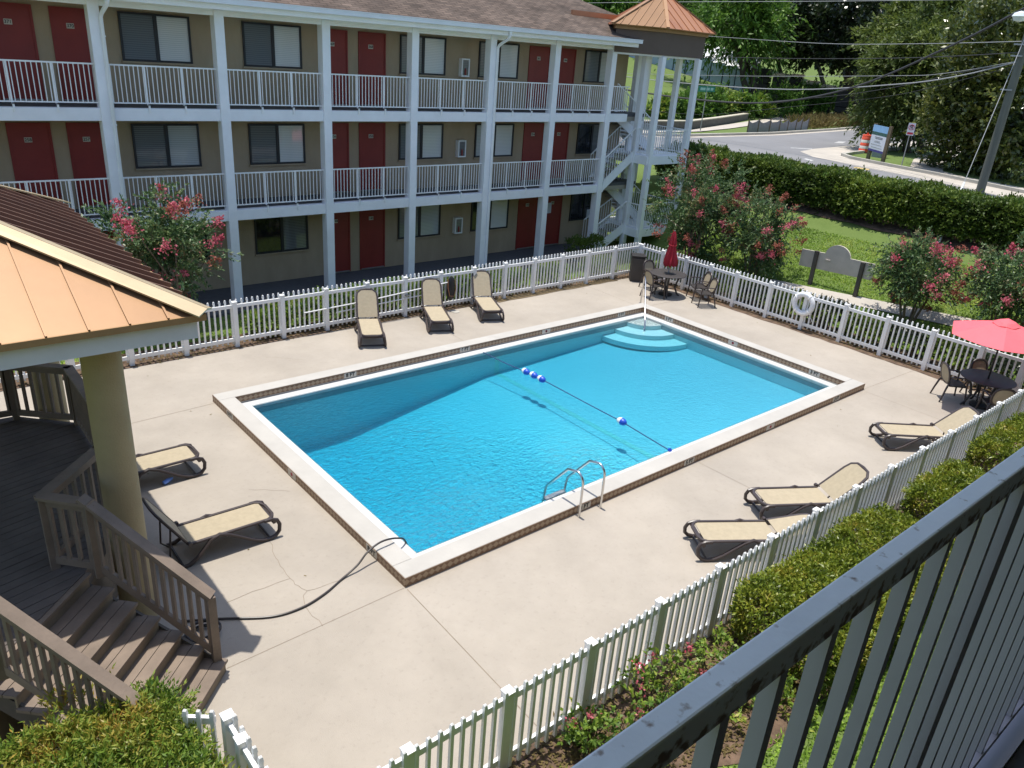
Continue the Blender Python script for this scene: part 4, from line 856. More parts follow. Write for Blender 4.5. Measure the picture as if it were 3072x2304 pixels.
um = thing('patio_umbrella', 'closed dark red umbrella standing through the far round table', 'umbrella', (15.0, 7.75, 0))
MB().tube([(15.0, 7.75, .05), (15.0, 7.75, 2.12)], .02, 8).build('pole', 'galv', um)
cv = MB(); n_ = 16; rings = [(2.10, .02), (2.02, .06), (1.85, .085), (1.70, .11), (1.62, .095), (1.4, .15), (1.2, .19), (1.05, .20), (1.0, .17)]
for z, r_ in rings:
    for j in range(n_): a = 2 * math.pi * j / n_; rr = r_ * (1.18 if j % 2 else .72) * (1 + .08 * math.sin(3 * a + z * 5)); cv.v.append((15.0 + rr * math.cos(a + z * .4), 7.75 + rr * math.sin(a + z * .4), z - (.05 if j % 2 and z < 1.02 else 0)))
for i in range(len(rings) - 1):
    for j in range(n_): j2 = (j + 1) % n_; cv.f.append((i * n_ + j, (i + 1) * n_ + j, (i + 1) * n_ + j2, i * n_ + j2)); cv.mi.append(0)
cv.build('canopy', 'red_fabric', um, True)
MB().tube([(15.0 + .125 * math.cos(a), 7.75 + .125 * math.sin(a), 1.66 + .02 * math.sin(a)) for a in np.linspace(0, 2 * math.pi, 13)[:-1]], .012, 6, closed=True).build('tie_band', 'red_fabric', um)
uc = Vector((14.62, -2.12, 0)); uo = thing('patio_umbrella', 'open coral red umbrella over the shaded table', 'umbrella', uc)
MB().tube([(14.78, -2.08, .05), (uc.x, uc.y, 2.22)], .021, 8).build('pole', 'black', uo)
cv = MB(); ns = 6; sub = 6; rim = 1.17; zr, zp = 1.80, 2.17; n_ = ns * sub; rg_ = [0.12, .35, .6, .8, 1.0]
for f in rg_:
    for j in range(n_):
        a = 2 * math.pi * j / n_ + .35; ph = (j % sub) / sub; fl_ = math.cos(math.pi / ns) / math.cos((ph - .5) * 2 * math.pi / ns); r_ = rim * f * fl_
        cv.v.append((uc.x + r_ * math.cos(a), uc.y + r_ * math.sin(a), zp + (zr - zp) * f ** 1.15 - .035 * math.sin(math.pi * ph) * f))
for i in range(len(rg_) - 1):
    for j in range(n_): j2 = (j + 1) % n_; cv.f.append((i * n_ + j, (i + 1) * n_ + j, (i + 1) * n_ + j2, i * n_ + j2)); cv.mi.append(0)
cn = cv.build('canopy', 'coral_fabric', uo); sd = cn.modifiers.new('cloth', 'SOLIDIFY'); sd.thickness = .006
vt = MB(); vt.v = []; 
for f, dz in ((.0, .07), (.15, .055), (.24, .015)):
    for j in range(n_): a = 2 * math.pi * j / n_ + .35; r_ = rim * f + .001; vt.v.append((uc.x + r_ * math.cos(a), uc.y + r_ * math.sin(a), zp + (zr - zp) * f + dz + (.012 * math.sin(6 * a) if f > .2 else 0)))
for i in range(2):
    for j in range(n_): j2 = (j + 1) % n_; vt.f.append((i * n_ + j, (i + 1) * n_ + j, (i + 1) * n_ + j2, i * n_ + j2)); vt.mi.append(0)
vo = vt.build('vent_cap', 'coral_fabric', uo); sd = vo.modifiers.new('cloth', 'SOLIDIFY'); sd.thickness = .006
for i in range(6): a = 2 * math.pi * i / 6 + .35; MB().tube([(uc.x, uc.y, zp - .02), (uc.x + rim * .98 * math.cos(a), uc.y + rim * .98 * math.sin(a), zr - .02)], .008, 5).build('rib', 'black', uo)
# ------------------------------------------------------------------ small things on the deck
bn = thing('trash_can', 'square dark brown trash can in the far fence corner', 'trash can', (15.42, 9.42, 0)); bn.rotation_euler = (0, 0, 0)
def rp(x, y, a=R(-42)): return (15.42 + x * math.cos(a) - y * math.sin(a), 9.42 + x * math.sin(a) + y * math.cos(a))
MB().prism([rp(-.22, -.22), rp(.22, -.22), rp(.22, .22), rp(-.22, .22)], 0, .82).build('body', 'bin', bn, bevel=.015)
b = MB(); b.prism([rp(-.24, -.24), rp(.24, -.24), rp(.24, .24), rp(-.24, .24)], .84, .90); b.prism([rp(-.2, -.2), rp(.2, -.2), rp(.2, .2), rp(-.2, .2)], .821, .84); b.build('lid', 'black', bn, bevel=.015)
lr = thing('life_ring', 'white life ring hanging on the right fence', 'life ring', (15.87, 3.42, .82))
MB().tube([(15.88 - .06 * math.sin(a) * 0, 3.42 + .285 * math.cos(a), .80 + .285 * math.sin(a)) for a in np.linspace(0, 2 * math.pi, 33)[:-1]], .075, 12, closed=True).build('ring', 'ring_white', lr, True)
for a0 in (0.6, 2.2, 3.8, 5.4): MB().tube([(15.88 + .079 * math.cos(t), 3.42 + (.285 + .079 * math.sin(t)) * math.cos(a0), .80 + (.285 + .079 * math.sin(t)) * math.sin(a0)) for t in np.linspace(0, 2 * math.pi, 13)[:-1]], .014, 6, closed=True).build('band', 'white_vinyl', lr)
MB().tube([(15.85, 3.2, .62), (15.86, 3.12, .5), (15.88, 3.05, .38), (15.9, 3.12, .3), (15.9, 3.2, .45), (15.9, 3.25, .6)], .009, 5).build('rope_tail', 'ring_white', lr)
rpz = thing('rescue_pole', 'long white pool pole hooked along the far fence behind the loungers', 'pole', (5.5, 9.8, .7))
MB().tube([(3.3, 9.80, .60), (5.2, 9.795, .66), (7.75, 9.79, .83)], .017, 8).build('shaft', 'white_vinyl', rpz); 
for x in (5.17, 6.35): MB().box(x - .05, 9.77, .60, x + .05, 9.85, .64).build('bracket', 'galv', rpz)
pl = tag(MB().tube([(4.2, 9.83, .46), (6.9, 9.82, .56)], .014, 8).build('skimmer_pole', 'white_vinyl'), 'shorter thin white pole hung lower on the far fence', 'pole')
bg_ = MB()
for z, wx, dy in ((.98, .05, .02), (.9, .11, .05), (.7, .13, .07), (.5, .13, .08), (.36, .10, .06), (.30, .04, .03)):
    for j in range(12): a = 2 * math.pi * j / 12; bg_.v.append((7.78 + wx * math.cos(a) * (1 + .15 * math.sin(3 * a + z * 9)), 9.76 + dy * math.sin(a), z))
for i in range(5):
    for j in range(12): j2 = (j + 1) % 12; bg_.f.append((i * 12 + j, i * 12 + j2, (i + 1) * 12 + j2, (i + 1) * 12 + j)); bg_.mi.append(0)
bg_.f.append(tuple(range(11, -1, -1))); bg_.mi.append(0); nb_ = thing('leaf_net', 'dark mesh net bag hanging on the far fence between two loungers', 'net', (7.78, 9.78, .65)); bg_.build('mesh_bag', 'black', nb_, True)
MB().tube([(7.66, 9.74, .93), (7.64, 9.70, .7), (7.70, 9.69, .45), (7.86, 9.69, .42), (7.92, 9.70, .62), (7.90, 9.73, .9)], .012, 6).build('hoop', 'copper_red', nb_)
hs = thing('vacuum_hose', 'long dark hose curving from the gazebo steps into the pool', 'hose', (-1, .6, 0))
hp = [(-2.75, 1.05, .02), (-2.3, .80, .02), (-1.77, .47, .02), (-1.37, .40, .02), (-.99, .48, .02), (-.62, .64, .02), (-.36, .69, .10), (-.16, .75, .21), (.06, .79, .26), (.24, .80, .25), (.40, .82, .19), (.54, .87, .08), (.68, .95, -.2), (1.0, 1.2, -.9)]
def smooth(pts, n=6):
    o = []; P = [Vector(p) for p in pts]
    for i in range(len(P) - 1):
        a, b, c, d = P[max(i - 1, 0)], P[i], P[i + 1], P[min(i + 2, len(P) - 1)]
        for k in range(n):
            t = k / n; o.append(.5 * ((2 * b) + (c - a) * t + (2 * a - 5 * b + 4 * c - d) * t * t + (3 * b - a - 3 * c + d) * t ** 3))
    o.append(P[-1]); return [tuple(v) for v in o]
MB().tube(smooth(hp), .0145, 8).build('tube', 'hose', hs, True)
ck_ = MB()
for i in range(5):
    rr = .2 - .02 * (i % 3); ck_.tube([(-2.62 + rr * math.cos(a) + .02 * i, .62 + rr * math.sin(a) * .9, .02 + .022 * i + .008 * math.sin(2 * a + i)) for a in np.linspace(0, 2 * math.pi, 25)[:-1]], .0145, 6, closed=True)
ck_.build('coil', 'hose', hs, True)
bt = MB(); bt.tube([(-1.83, 4.47, .04), (-1.76, 4.50, .05), (-1.70, 4.52, .055), (-1.66, 4.535, .055)], [.035, .04, .03, .012], 10); tag(bt.build('plastic_bottle', 'bottle_blue', None, True), 'blue plastic bottle lying under the lounger behind the column', 'bottle')
sk = MB(); sk.lathe([(.0, .0), (.125, .0), (.125, .012), (.0, .012)], (7.82, 9.55, 0), 24); tag(sk.build('floor_drain', 'kerb'), 'small round grey drain cover set in the deck by the middle lounger', 'drain')
# ------------------------------------------------------------------ signs, pole, wires
tp = thing('lawn_sign', 'back of a taupe low sign with rounded crest on two posts in the lawn', 'sign', (19.4, 4.4, .4))
tx = 19.36
mb = MB(); pts = [(5.72, 1.00)] + [(3.2, 1.12), (3.2, 1.64)] + [(4.02, 1.62)] + [(4.45 + .41 * math.cos(a), 1.56 + .34 * math.sin(a)) for a in np.linspace(math.pi * .06 + math.pi, math.pi * 2 - .2, 3)][:0] + [(4.45 - .43 * math.cos(a), 1.58 + .37 * math.sin(a)) for a in np.linspace(.1, math.pi - .1, 13)] + [(4.9, 1.60), (5.72, 1.56)]
k = len(pts); mb.v = [(tx, y, z) for y, z in pts] + [(tx + .06, y, z) for y, z in pts]; mb.f = [tuple(range(k)), tuple(range(2 * k - 1, k - 1, -1))]; mb.mi = [0, 0]
for i in range(k): j = (i + 1) % k; mb.f.append((i, k + i, k + j, j)); mb.mi.append(1)
mb.build('panel', ['sign_taupe', 'sign_edge'], tp)
for y in (5.15, 3.55): MB().box(tx - .10, y - .06, float(hgt(tx, y)) - .1, tx - .002, y + .06, 1.62).build('post', 'post_brown', tp)
MB().box(tx - .03, 4.66, 1.38, tx - .003, 4.82, 1.42).build('bracket', 'sign_taupe', tp)
A, B_ = Vector((37.27, 12.85, 2.98)), Vector((36.03, 11.45, 2.98)); bd = thing('notice_board', 'white roadside notice board with blue sky picture header on two wooden posts', 'sign', (36.6, 12.1, 2.98))
dv = (B_ - A).normalized(); nv = Vector((-dv.y, dv.x, 0)); nv = nv if nv.dot(Vector((-1, -.5, 0))) > 0 else -nv
for p in (A, B_): MB().box(p.x - .08, p.y - .08, 2.9, p.x + .08, p.y + .08, 4.80).build('post', 'post_wood', bd)
def plate(z0, z1, m_, nm, d=.0, par=None, s0=.0, s1=1.): 
    o = MB(); p = A.lerp(B_, s0) + nv * (.085 + d); q = A.lerp(B_, s1) + nv * (.085 + d); o.slab([(p.x, p.y, z0), (q.x, q.y, z0), (q.x, q.y, z1), (p.x, p.y, z1)], .02, tuple(nv)); return o.build(nm, m_, par or bd)
pn = plate(3.56, 4.26, 'board_white', 'panel', .02); plate(3.45, 3.555, 'board_navy', 'footer', .02); plate(4.265, 4.42, 'board_green', 'picture', .02); plate(4.425, 4.75, 'board_sky', 'header', .02)
for z, s0, s1 in ((4.17, .25, .78), (4.11, .3, .78), (3.98, .3, .65), (3.93, .27, .7), (3.80, .1, .8), (3.66, .15, .85)): plate(z - .012, z + .012, 'ink' if z > 4.05 else 'galv', 'print_line', .024, pn, s0, s1)
ub = MB(); ub.box(38.9, 12.9, 2.95, 39.5, 13.5, 3.95); ub.box(38.86, 12.86, 3.951, 39.54, 13.54, 4.02); tag(ub.build('utility_box', 'util_box', None, False, .03), 'grey utility box on the grass behind the notice board', 'utility box')
npk = thing('no_parking_sign', 'small white no parking sign with red band on a metal post', 'sign', (35.2, 10.1, 2.98))
MB().box(35.18, 10.08, 2.9, 35.22, 10.12, 5.0).build('post', 'galv', npk); cd = Vector((-.9, -.44, 0)).normalized(); sd_ = Vector((-cd.y, cd.x, 0))
def spl(z0, z1, hw_, m_, nm, d): o = MB(); c = Vector((35.2, 10.1, 0)) + cd * (.03 + d); o.slab([tuple(c + sd_ * hw_ + Vector((0, 0, z0))), tuple(c - sd_ * hw_ + Vector((0, 0, z0))), tuple(c - sd_ * hw_ + Vector((0, 0, z1))), tuple(c + sd_ * hw_ + Vector((0, 0, z1)))], .004, tuple(cd)); return o.build(nm, m_, npk)
pl_ = spl(4.55, 5.12, .16, 'board_white', 'plate', 0); spl(4.59, 4.69, .13, 'sign_red', 'red_band', .006)
rz_ = math.atan2(sd_.y, sd_.x) + math.pi
lettering('P', .25, Vector((35.2, 10.1, 4.92)) + cd * .037, (R(90), 0, math.atan2(-sd_.y, -sd_.x)), npk, 'ink', 'letter_p', .006)
c = Vector((35.2, 10.1, 4.92)) + cd * .037; MB().tube([tuple(c + sd_ * .12 * math.cos(a) + Vector((0, 0, .12 * math.sin(a)))) for a in np.linspace(0, 2 * math.pi, 21)[:-1]], .012, 5, closed=True).build('prohibition_ring', 'sign_red', npk); MB().tube([tuple(c + sd_ * .1 + Vector((0, 0, .1))), tuple(c - sd_ * .1 - Vector((0, 0, .1)))], .011, 5).build('prohibition_bar', 'sign_red', npk)
ba = thing('traffic_barrel', 'orange and white traffic barrel at the corner of the grass island', 'traffic barrel', (40.5, 14.75, 2.98))
z0 = 0; base_r = .30
MB().lathe([(.36, 0), (.36, .05), (.30, .06)], (40.5, 14.75, 2.98), 20).build('rubber_base', 'black', ba)
zz_ = [.06, .24, .40, .56, .72, .90, 1.0]
for i in range(6): r0, r1 = .30 - .055 * zz_[i], .30 - .055 * zz_[i + 1]; MB().lathe([(r0, zz_[i]), (r1 + .004, zz_[i + 1] - .012), (r1 - .006, zz_[i + 1])], (40.5, 14.75, 2.98), 20).build('orange_band' if i % 2 == 0 else 'white_band', 'barrel_orange' if i % 2 == 0 or i == 5 else 'barrel_white', ba, True)
MB().box(40.42, 14.73, 3.98, 40.58, 14.77, 4.08).build('handle', 'barrel_orange', ba)
ss = thing('street_sign', 'green street name sign on a thin metal post by the low wall', 'street sign', (38.6, 24.95, 3.0))
MB().tube([(38.6, 24.95, 2.9), (38.6, 24.95, 5.75)], .035, 6).build('post', 'galv', ss)
o = MB().box(37.75, 24.93, 5.40, 39.45, 24.97, 5.74).build('name_blade', 'sign_green', ss); o.location = (0, 0, 0)
cdx = 37.9
for wds in (.52, .34, .28): MB().box(cdx, 24.922, 5.49, cdx + wds, 24.9295, 5.65).build('letter_strip', 'sign_letter', o); cdx += wds + .1
up_ = thing('utility_pole', 'tall weathered wooden utility pole behind the hedge', 'utility pole', (30.25, 4.58, 2.6))
MB().tube([(30.25, 4.58, 2.4), (30.25, 4.58, 12.5)], [.17, .13], 12).build('shaft', 'pole_wood', up_, True)
LP = P3(2203, 37, 35.0)
la = MB(); la.tube([(30.25, 4.58, LP[2] - .25), tuple(Vector(LP) + Vector((.25, .0, .22)))], .03, 6); la.build('lamp_arm', 'galv', up_)
lh = MB(); lh.lathe([(.02, .20), (.20, .13), (.26, .02), (.22, -.02), (.17, -.12), (.02, -.16)], LP, 16); lh.build('lamp_head', 'lamp_glass', up_, True)
for z in (6.9, 8.1, 8.5): MB().box(30.05, 4.5, z, 30.4, 4.9, z + .05).build('bracket', 'galv', up_)
gw = thing('guy_wire', 'steel guy wire with white guard anchored in front of the hedge', 'guy wire', (23.0, 2.8, 1.9))
g1 = Vector((22.95, 2.85, 2.14)); g2 = Vector((30.2, 4.55, 9.6)); MB().tube([tuple(g1), tuple(g2)], .012, 5).build('cable', 'wire_pale', gw); MB().tube([tuple(g1 - (g2 - g1) * .02), tuple(g1 + (g2 - g1).normalized() * 2.5)], .035, 8).build('guard', 'white_vinyl', gw)
def cable(name, pix, r_, m_, lb):
    mb = MB(); mb.tube(smooth([P3(x, y, D) for x, y, D in pix], 5), r_, 5); return tag(mb.build(name, m_), lb, 'power line', 'overhead lines to the utility pole')
def t3(x, y, D): return (1474.7 + x / 3.0, y / 3.0, D)
def t3w(pts, D0, D1):
    a = []; x0, x1 = pts[0][0], pts[-1][0]
    for x, y in pts: a.append(t3(x, y, D0 + (D1 - D0) * (x - x0) / (x1 - x0)))
    return a
cable('power_line', t3w([(-700, 20), (0, 12), (900, 8), (1900, -4), (2600, -20)], 60, 40), .016, 'wire_pale', 'topmost pale overhead wire along the upper edge of the picture')
cable('power_line', t3w([(-600, 180), (180, 235), (900, 281), (1500, 284), (2200, 268)], 62, 37.2), .014, 'wire_pale', 'thin overhead wire crossing in front of the dark magnolia crown')
cable('power_line', t3w([(-600, 355), (140, 368), (800, 380), (1500, 374), (2180, 340)], 60, 37), .017, 'wire', 'dark overhead wire just below the magnolia crown')
cable('power_line', t3w([(-600, 470), (350, 492), (1350, 491), (1700, 475), (2180, 395)], 58, 37), .012, 'wire_pale', 'thin grey overhead wire passing over the black crate stacks')
cable('power_line', t3w([(-500, 480), (0, 538), (700, 580), (1400, 545), (1800, 490), (2160, 402)], 55, 37), .026, 'wire_pale', 'thick pale overhead cable sagging over the roadside shrubs')
cable('power_line', t3w([(-500, 560), (0, 635), (540, 666), (1100, 568), (1750, 292), (2240, 40)], 52, 37), .05, 'wire', 'thickest black overhead cable rising to the top of the pole')
cable('power_line', t3w([(-400, 690), (100, 742), (700, 692), (1300, 628), (1640, 560), (2170, 425)], 52, 37), .011, 'wire', 'lowest thin black overhead wire above the far sidewalk')
cable('power_line', t3w([(600, 655), (1000, 620), (1400, 560), (1800, 470), (2170, 410)], 50, 37), .014, 'wire', 'short dark wire running beside the thick black cable')
# ------------------------------------------------------------------ beyond the street
def foot(xd, D): p = P3(xd, 500, D); return (p[0], p[1], float(hgt(p[0], p[1])))
rw = thing('retaining_wall', 'low grey stone wall with pale cap beside the far sidewalk', 'wall', (44, 28, 3))
w_ = [(30, 25.9)] + [hit3(x, y) for x, y in ((50, 842), (230, 815), (420, 780))]; mb = MB(); strip(mb, w_, 0, .35, 2.8, 3.48); mb.build('wall_body', 'wall_stone', rw); mb = MB(); strip(mb, w_, -.03, .38, 3.481, 3.55); mb.build('cap', 'wall_cap', rw)
sf = thing('silt_fence', 'sagging grey silt fence on stakes along the far kerb', 'fence', (46, 24, 3)); sp_ = [(42.1, 23.75), (43.3, 23.75), (44.6, 23.7), (45.9, 23.75), (47.2, 23.9), (48.6, 24.1), (49.6, 24.25), (51.0, 24.55)]
for x, y in sp_: MB().box(x - .03, y - .03, 2.9, x + .03, y + .03, 3.95).build('stake', 'post_wood', sf)
mb = MB()
for (a, b) in zip(sp_[:-1], sp_[1:]):
    for i in range(4):
        t0, t1 = i / 4, (i + 1) / 4; zt = lambda t: 3.85 - .22 * math.sin(math.pi * t); q = lambda t, z: (a[0] + (b[0] - a[0]) * t, a[1] + (b[1] - a[1]) * t + .1 * math.sin(math.pi * t), z)
        mb.face([q(t0, 2.95), q(t1, 2.95), q(t1, zt(t1)), q(t0, zt(t0))])
o = mb.build('fabric', 'silt', sf); o.modifiers.new('cloth', 'SOLIDIFY').thickness = .01
wst = None; kk = 0
base = hit(1600, 196); base = Vector(base); dr = Vector(P3(1300, 190, 100)) - Vector(P3(1600, 196, 96)); dr.z = 0; dr.normalize(); pr_ = Vector((-dr.y, dr.x, 0)); pr_ = pr_ if pr_.dot(Vector((.85, .5, 0))) > 0 else -pr_
def side_word(i): return ['first', 'second', 'third', 'fourth', 'fifth', 'sixth', 'seventh', 'eighth', 'ninth', 'tenth', 'eleventh', 'twelfth'][i]
def pallet(c, h_, lb):
    t = thing('wrapped_pallet', lb, 'wrapped goods', (c.x, c.y, c.z), 'white topped wrapped stacks beyond the street')
    b = MB(); hw_ = .60; q = [c + dr * a * hw_ + pr_ * e2 * hw_ for a, e2 in ((-1, -1), (1, -1), (1, 1), (-1, 1))]; b.prism([(p.x, p.y) for p in q], c.z - .3, c.z + h_); b.build('wrapped_side', 'wrap_blue', t, bevel=.06)
    tp_ = MB(); n_ = 5; 
    for i in range(n_ + 1):
        for j in range(n_ + 1): p = c + dr * (i / n_ - .5) * 1.4 + pr_ * (j / n_ - .5) * 1.4; tp_.v.append((p.x, p.y, c.z + h_ + (.02 + .42 * j / n_ + rnd.uniform(-.05, .07) if 0 < i < n_ or j in (0, n_) else -.1 + .3 * j / n_)))
    for i in range(n_):
        for j in range(n_): a = i * (n_ + 1) + j; tp_.f.append((a, a + 1, a + n_ + 2, a + n_ + 1)); tp_.mi.append(0)
    tp_.build('plastic_cover', 'wrap_white', t)
for i in range(12):
    for j in range(5):
        c = base + dr * (i * 1.28) + pr_ * (j * 1.32); c.z = float(hgt(c.x, c.y))
        pallet(c, 2.0 - .06 * (i % 3) + .12 * j, f'blue white plastic wrapped stack, {side_word(i)} from the dark crates in the {["front", "second", "middle", "fourth", "back"][j]} row')
for i in range(7):
    for j in range(2):
        c = base - dr * (1.9 + i * 1.55) + pr_ * (j * 1.5 + .2); c.z = float(hgt(c.x, c.y))
        t = thing('crate_stack', f'stack of black crates with pale lid, {side_word(i)} from the wrapped stacks in the {["front", "back"][j]} row', 'crates', (c.x, c.y, c.z), 'black crate stacks beyond the street')
        n_ = 4 + (i > 1) + (i > 4)
        for q_ in range(n_ + 1):
            b = MB(); hw_ = .55; z0 = c.z + .5 * q_ - .25; q = [c + dr * a * hw_ + pr_ * e2 * hw_ for a, e2 in ((-1, -1), (1, -1), (1, 1), (-1, 1))]; b.prism([(p.x, p.y) for p in q], z0, z0 + .44); f0 = c - pr_ * .56; b.prism([((f0 + dr * a - pr_ * .01 * e2)[0], (f0 + dr * a - pr_ * .01 * e2)[1]) for a, e2 in ((-.2, 0), (.2, 0), (.2, 1), (-.2, 1))], z0 + .2, z0 + .3); b.build('crate', 'crate_black', t)
        b = MB(); hw_ = .6; z0 = c.z + .5 * (n_ + 1) - .25; q = [c + dr * a * hw_ + pr_ * e2 * hw_ for a, e2 in ((-1, -1), (1, -1), (1, 1), (-1, 1))]; b.prism([(p.x, p.y) for p in q], z0, z0 + .22); b.build('lid', 'pale_lid' if i in (1, 2, 3, 4) else 'crate_black', t)
# ------------------------------------------------------------------ plants near the pool
def plant(name, label, cat, loc, group=None): return thing(name, label, cat, loc, group)
def clipped(name, label, x0, y0, x1, y1, z1, T, m, ll=.05, lw_=.022, group=None, nl=7, tl=.13, soft=.07, top=.5, z0=.15):
    zb = float(hgt((x0 + x1) / 2, (y0 + y1) / 2)); t = plant(name, label, 'shrub', ((x0 + x1) / 2, (y0 + y1) / 2, zb), group)
    s, d = boxshell(x0, y0, zb + z0, x1, y1, zb + z1, T, soft, top); P, A_, N_ = sprays(s, d, tl, nl, .7)
    leafmesh('foliage', P, A_, N_, ll, lw_, m, t)
    st_ = MB()
    for i in range(9): bx, by = rnd.uniform(x0 + .2, x1 - .2), rnd.uniform(y0 + .15, y1 - .15); st_.tube([(bx, by, zb - .05), (bx + rnd.uniform(-.1, .1), by + rnd.uniform(-.1, .1), zb + z1 * .45), (bx + rnd.uniform(-.3, .3), by + rnd.uniform(-.2, .2), zb + z1 * .85)], [.022, .016, .008], 5)
    st_.build('stems', 'bark', t); return t
GB = 'clipped green shrubs outside the near fence'
clipped('clipped_shrub', 'largest clipped shrub, nearest the handrail, with a pale young shoot', 2.85, -4.75, 5.15, -3.36, .80, 5200, 'lf_shrub', .058, .023, GB, 8)
clipped('clipped_shrub', 'clipped shrub joined to the largest one at its far end', 5.15, -4.7, 6.6, -3.36, .80, 2800, 'lf_shrub', .058, .023, GB, 8)
clipped('clipped_shrub', 'clipped shrub standing free with orange tinted top', 7.65, -4.7, 9.45, -3.4, .76, 3000, 'lf_shrub', .06, .024, GB, 8)
clipped('clipped_shrub', 'farthest clipped shrub, by the table with the coral umbrella', 10.5, -4.7, 12.9, -3.36, .82, 3600, 'lf_shrub', .06, .024, GB, 8)
nd = clipped('nandina_bush', 'big feathery green and orange bush at the foot of the wooden steps', -5.3, -3.2, -3.42, -.85, .93, 7500, 'lf_nandina', .062, .017, None, 10, .2, .12, .6)
P, A_, N_ = sprays(np.array([[-4.15 + rnd.uniform(-.25, .25), -.72 + rnd.uniform(-.15, .15), .92] for _ in range(26)]), rg.normal(0, .35, (26, 3)) + np.array([0, .1, 1]), .32, 12, .5); leafmesh('shoots', P, A_, N_, .07, .018, 'lf_nandina', nd)
# low flowering plants between the shrub and the fence corner
for i, (x, y, r_, hh) in enumerate(((2.1, -3.72, .42, .55), (1.55, -3.95, .38, .42), (1.15, -3.55, .36, .62), (.55, -3.75, .34, .45), (.2, -3.45, .25, .35), (2.35, -4.35, .35, .38))):
    lbs = ['pink flowering low bush touching the largest clipped shrub', 'low pink flowered plant in the bare soil left of the largest shrub', 'tallest pink flowered plant leaning on the near fence', 'sparse pink flowered plant near the handrail edge', 'smallest leafy plant at the left end of the flower bed', 'withered reddish low plant seen between the handrail balusters']
    t = plant('flowering_plant', lbs[i], 'flowering plant', (x, y, 0), 'low pink flowering plants by the near fence')
    s, d, cc = blob((x, y, hh * .5), (r_, r_, hh * .5), 14, 70, .3, .3, -.4); P, A_, N_ = sprays(s, d, .2, 9, .8); leafmesh('foliage', P, A_, N_, .07, .035, 'lf_low', t)
    nf = 3 if i < 3 else 2; fp = np.concatenate([np.array([x + rnd.uniform(-r_, r_) * .9, y + rnd.uniform(-r_, r_) * .8, hh * rnd.uniform(.75, 1.15)]) + rg.normal(0, .035, (26, 3)) for _ in range(nf)]); leafmesh('blossom', fp, rg.normal(0, 1, fp.shape), rg.normal(0, 1, fp.shape), .035, .03, 'blossom' if i != 5 else 'blossom_rust', t)
    st_ = MB(); [st_.tube([(x + rnd.uniform(-.08, .08), y + rnd.uniform(-.08, .08), -.03), (x + rnd.uniform(-r_, r_) * .7, y + rnd.uniform(-r_, r_) * .7, hh * .9)], .006, 4) for _ in range(8)]; st_.build('stems', 'bark', t)
# rows of loose shrubs behind the far and right fences
k = 0
fb = [(3.5, .62, 'lf_low'), (4.5, .72, 'lf_low'), (5.5, .75, 'lf_low'), (6.5, .70, 'lf_low'), (7.4, .66, 'lf_low'), (8.3, .7, 'lf_low'), (9.2, .66, 'lf_low'), (10.6, .62, 'lf_low'), (12.4, .55, 'lf_low'), (14.6, .5, 'lf_low'), (2.6, .5, 'lf_low')]
hl = ['leafy shrub behind the far fence, behind the lounger nearest the gazebo', 'leafy shrub behind the far fence, just right of the first lounger', 'leafy shrub behind the far fence under the upper rescue pole', 'leafy shrub behind the far fence left of the middle lounger', 'leafy shrub behind the far fence at the middle lounger', 'leafy shrub behind the far fence beside the net bag', 'leafy shrub behind the far fence at the third lounger', 'leafy shrub behind the far fence right of the third lounger', 'small leafy shrub behind the far fence before the straw patch', 'smallest leafy shrub behind the far fence near the trash can', 'low leafy shrub behind the far fence next to the pink crepe myrtle']
for (x, hh, m_), lb in zip(fb, hl): clipped('fence_shrub', lb, x - .48, 10.12, x + .48, 10.85, hh, 620, m_, .07, .034, 'leafy shrubs behind the far fence', 8, .16, .08, .55, .1)
rl_ = ['dark shrub behind the right fence beside the closed umbrella', 'dark shrub behind the right fence at the pair of chairs', 'dark shrub behind the right fence left of the life ring', 'dark shrub behind the right fence at the life ring', 'dark shrub behind the right fence right of the life ring', 'dark shrub behind the right fence below the lawn sign', 'dark shrub behind the right fence in front of a crepe myrtle trunk', 'dark shrub behind the right fence left of the coral umbrella', 'dark shrub behind the right fence under the coral umbrella', 'dark shrub behind the right fence at the right edge of the picture']
for i, lb in enumerate(rl_): y = 8.7 - i * 1.16; clipped('fence_shrub', lb, 16.25, y - .52, 16.95, y + .52, .62 + .1 * (i % 3), 520, 'lf_dark' if i % 2 else 'lf_hedge', .075, .038, 'dark shrubs behind the right fence', 8, .16, .08, .5, .1)
clipped('walkway_shrub', 'dark rounded shrub at the foot of the motel column by the stairs', 16.0, 12.9, 17.5, 13.6, .85, 520, 'lf_hedge', .08, .04, None, 8, .18, .1, .5, .1)
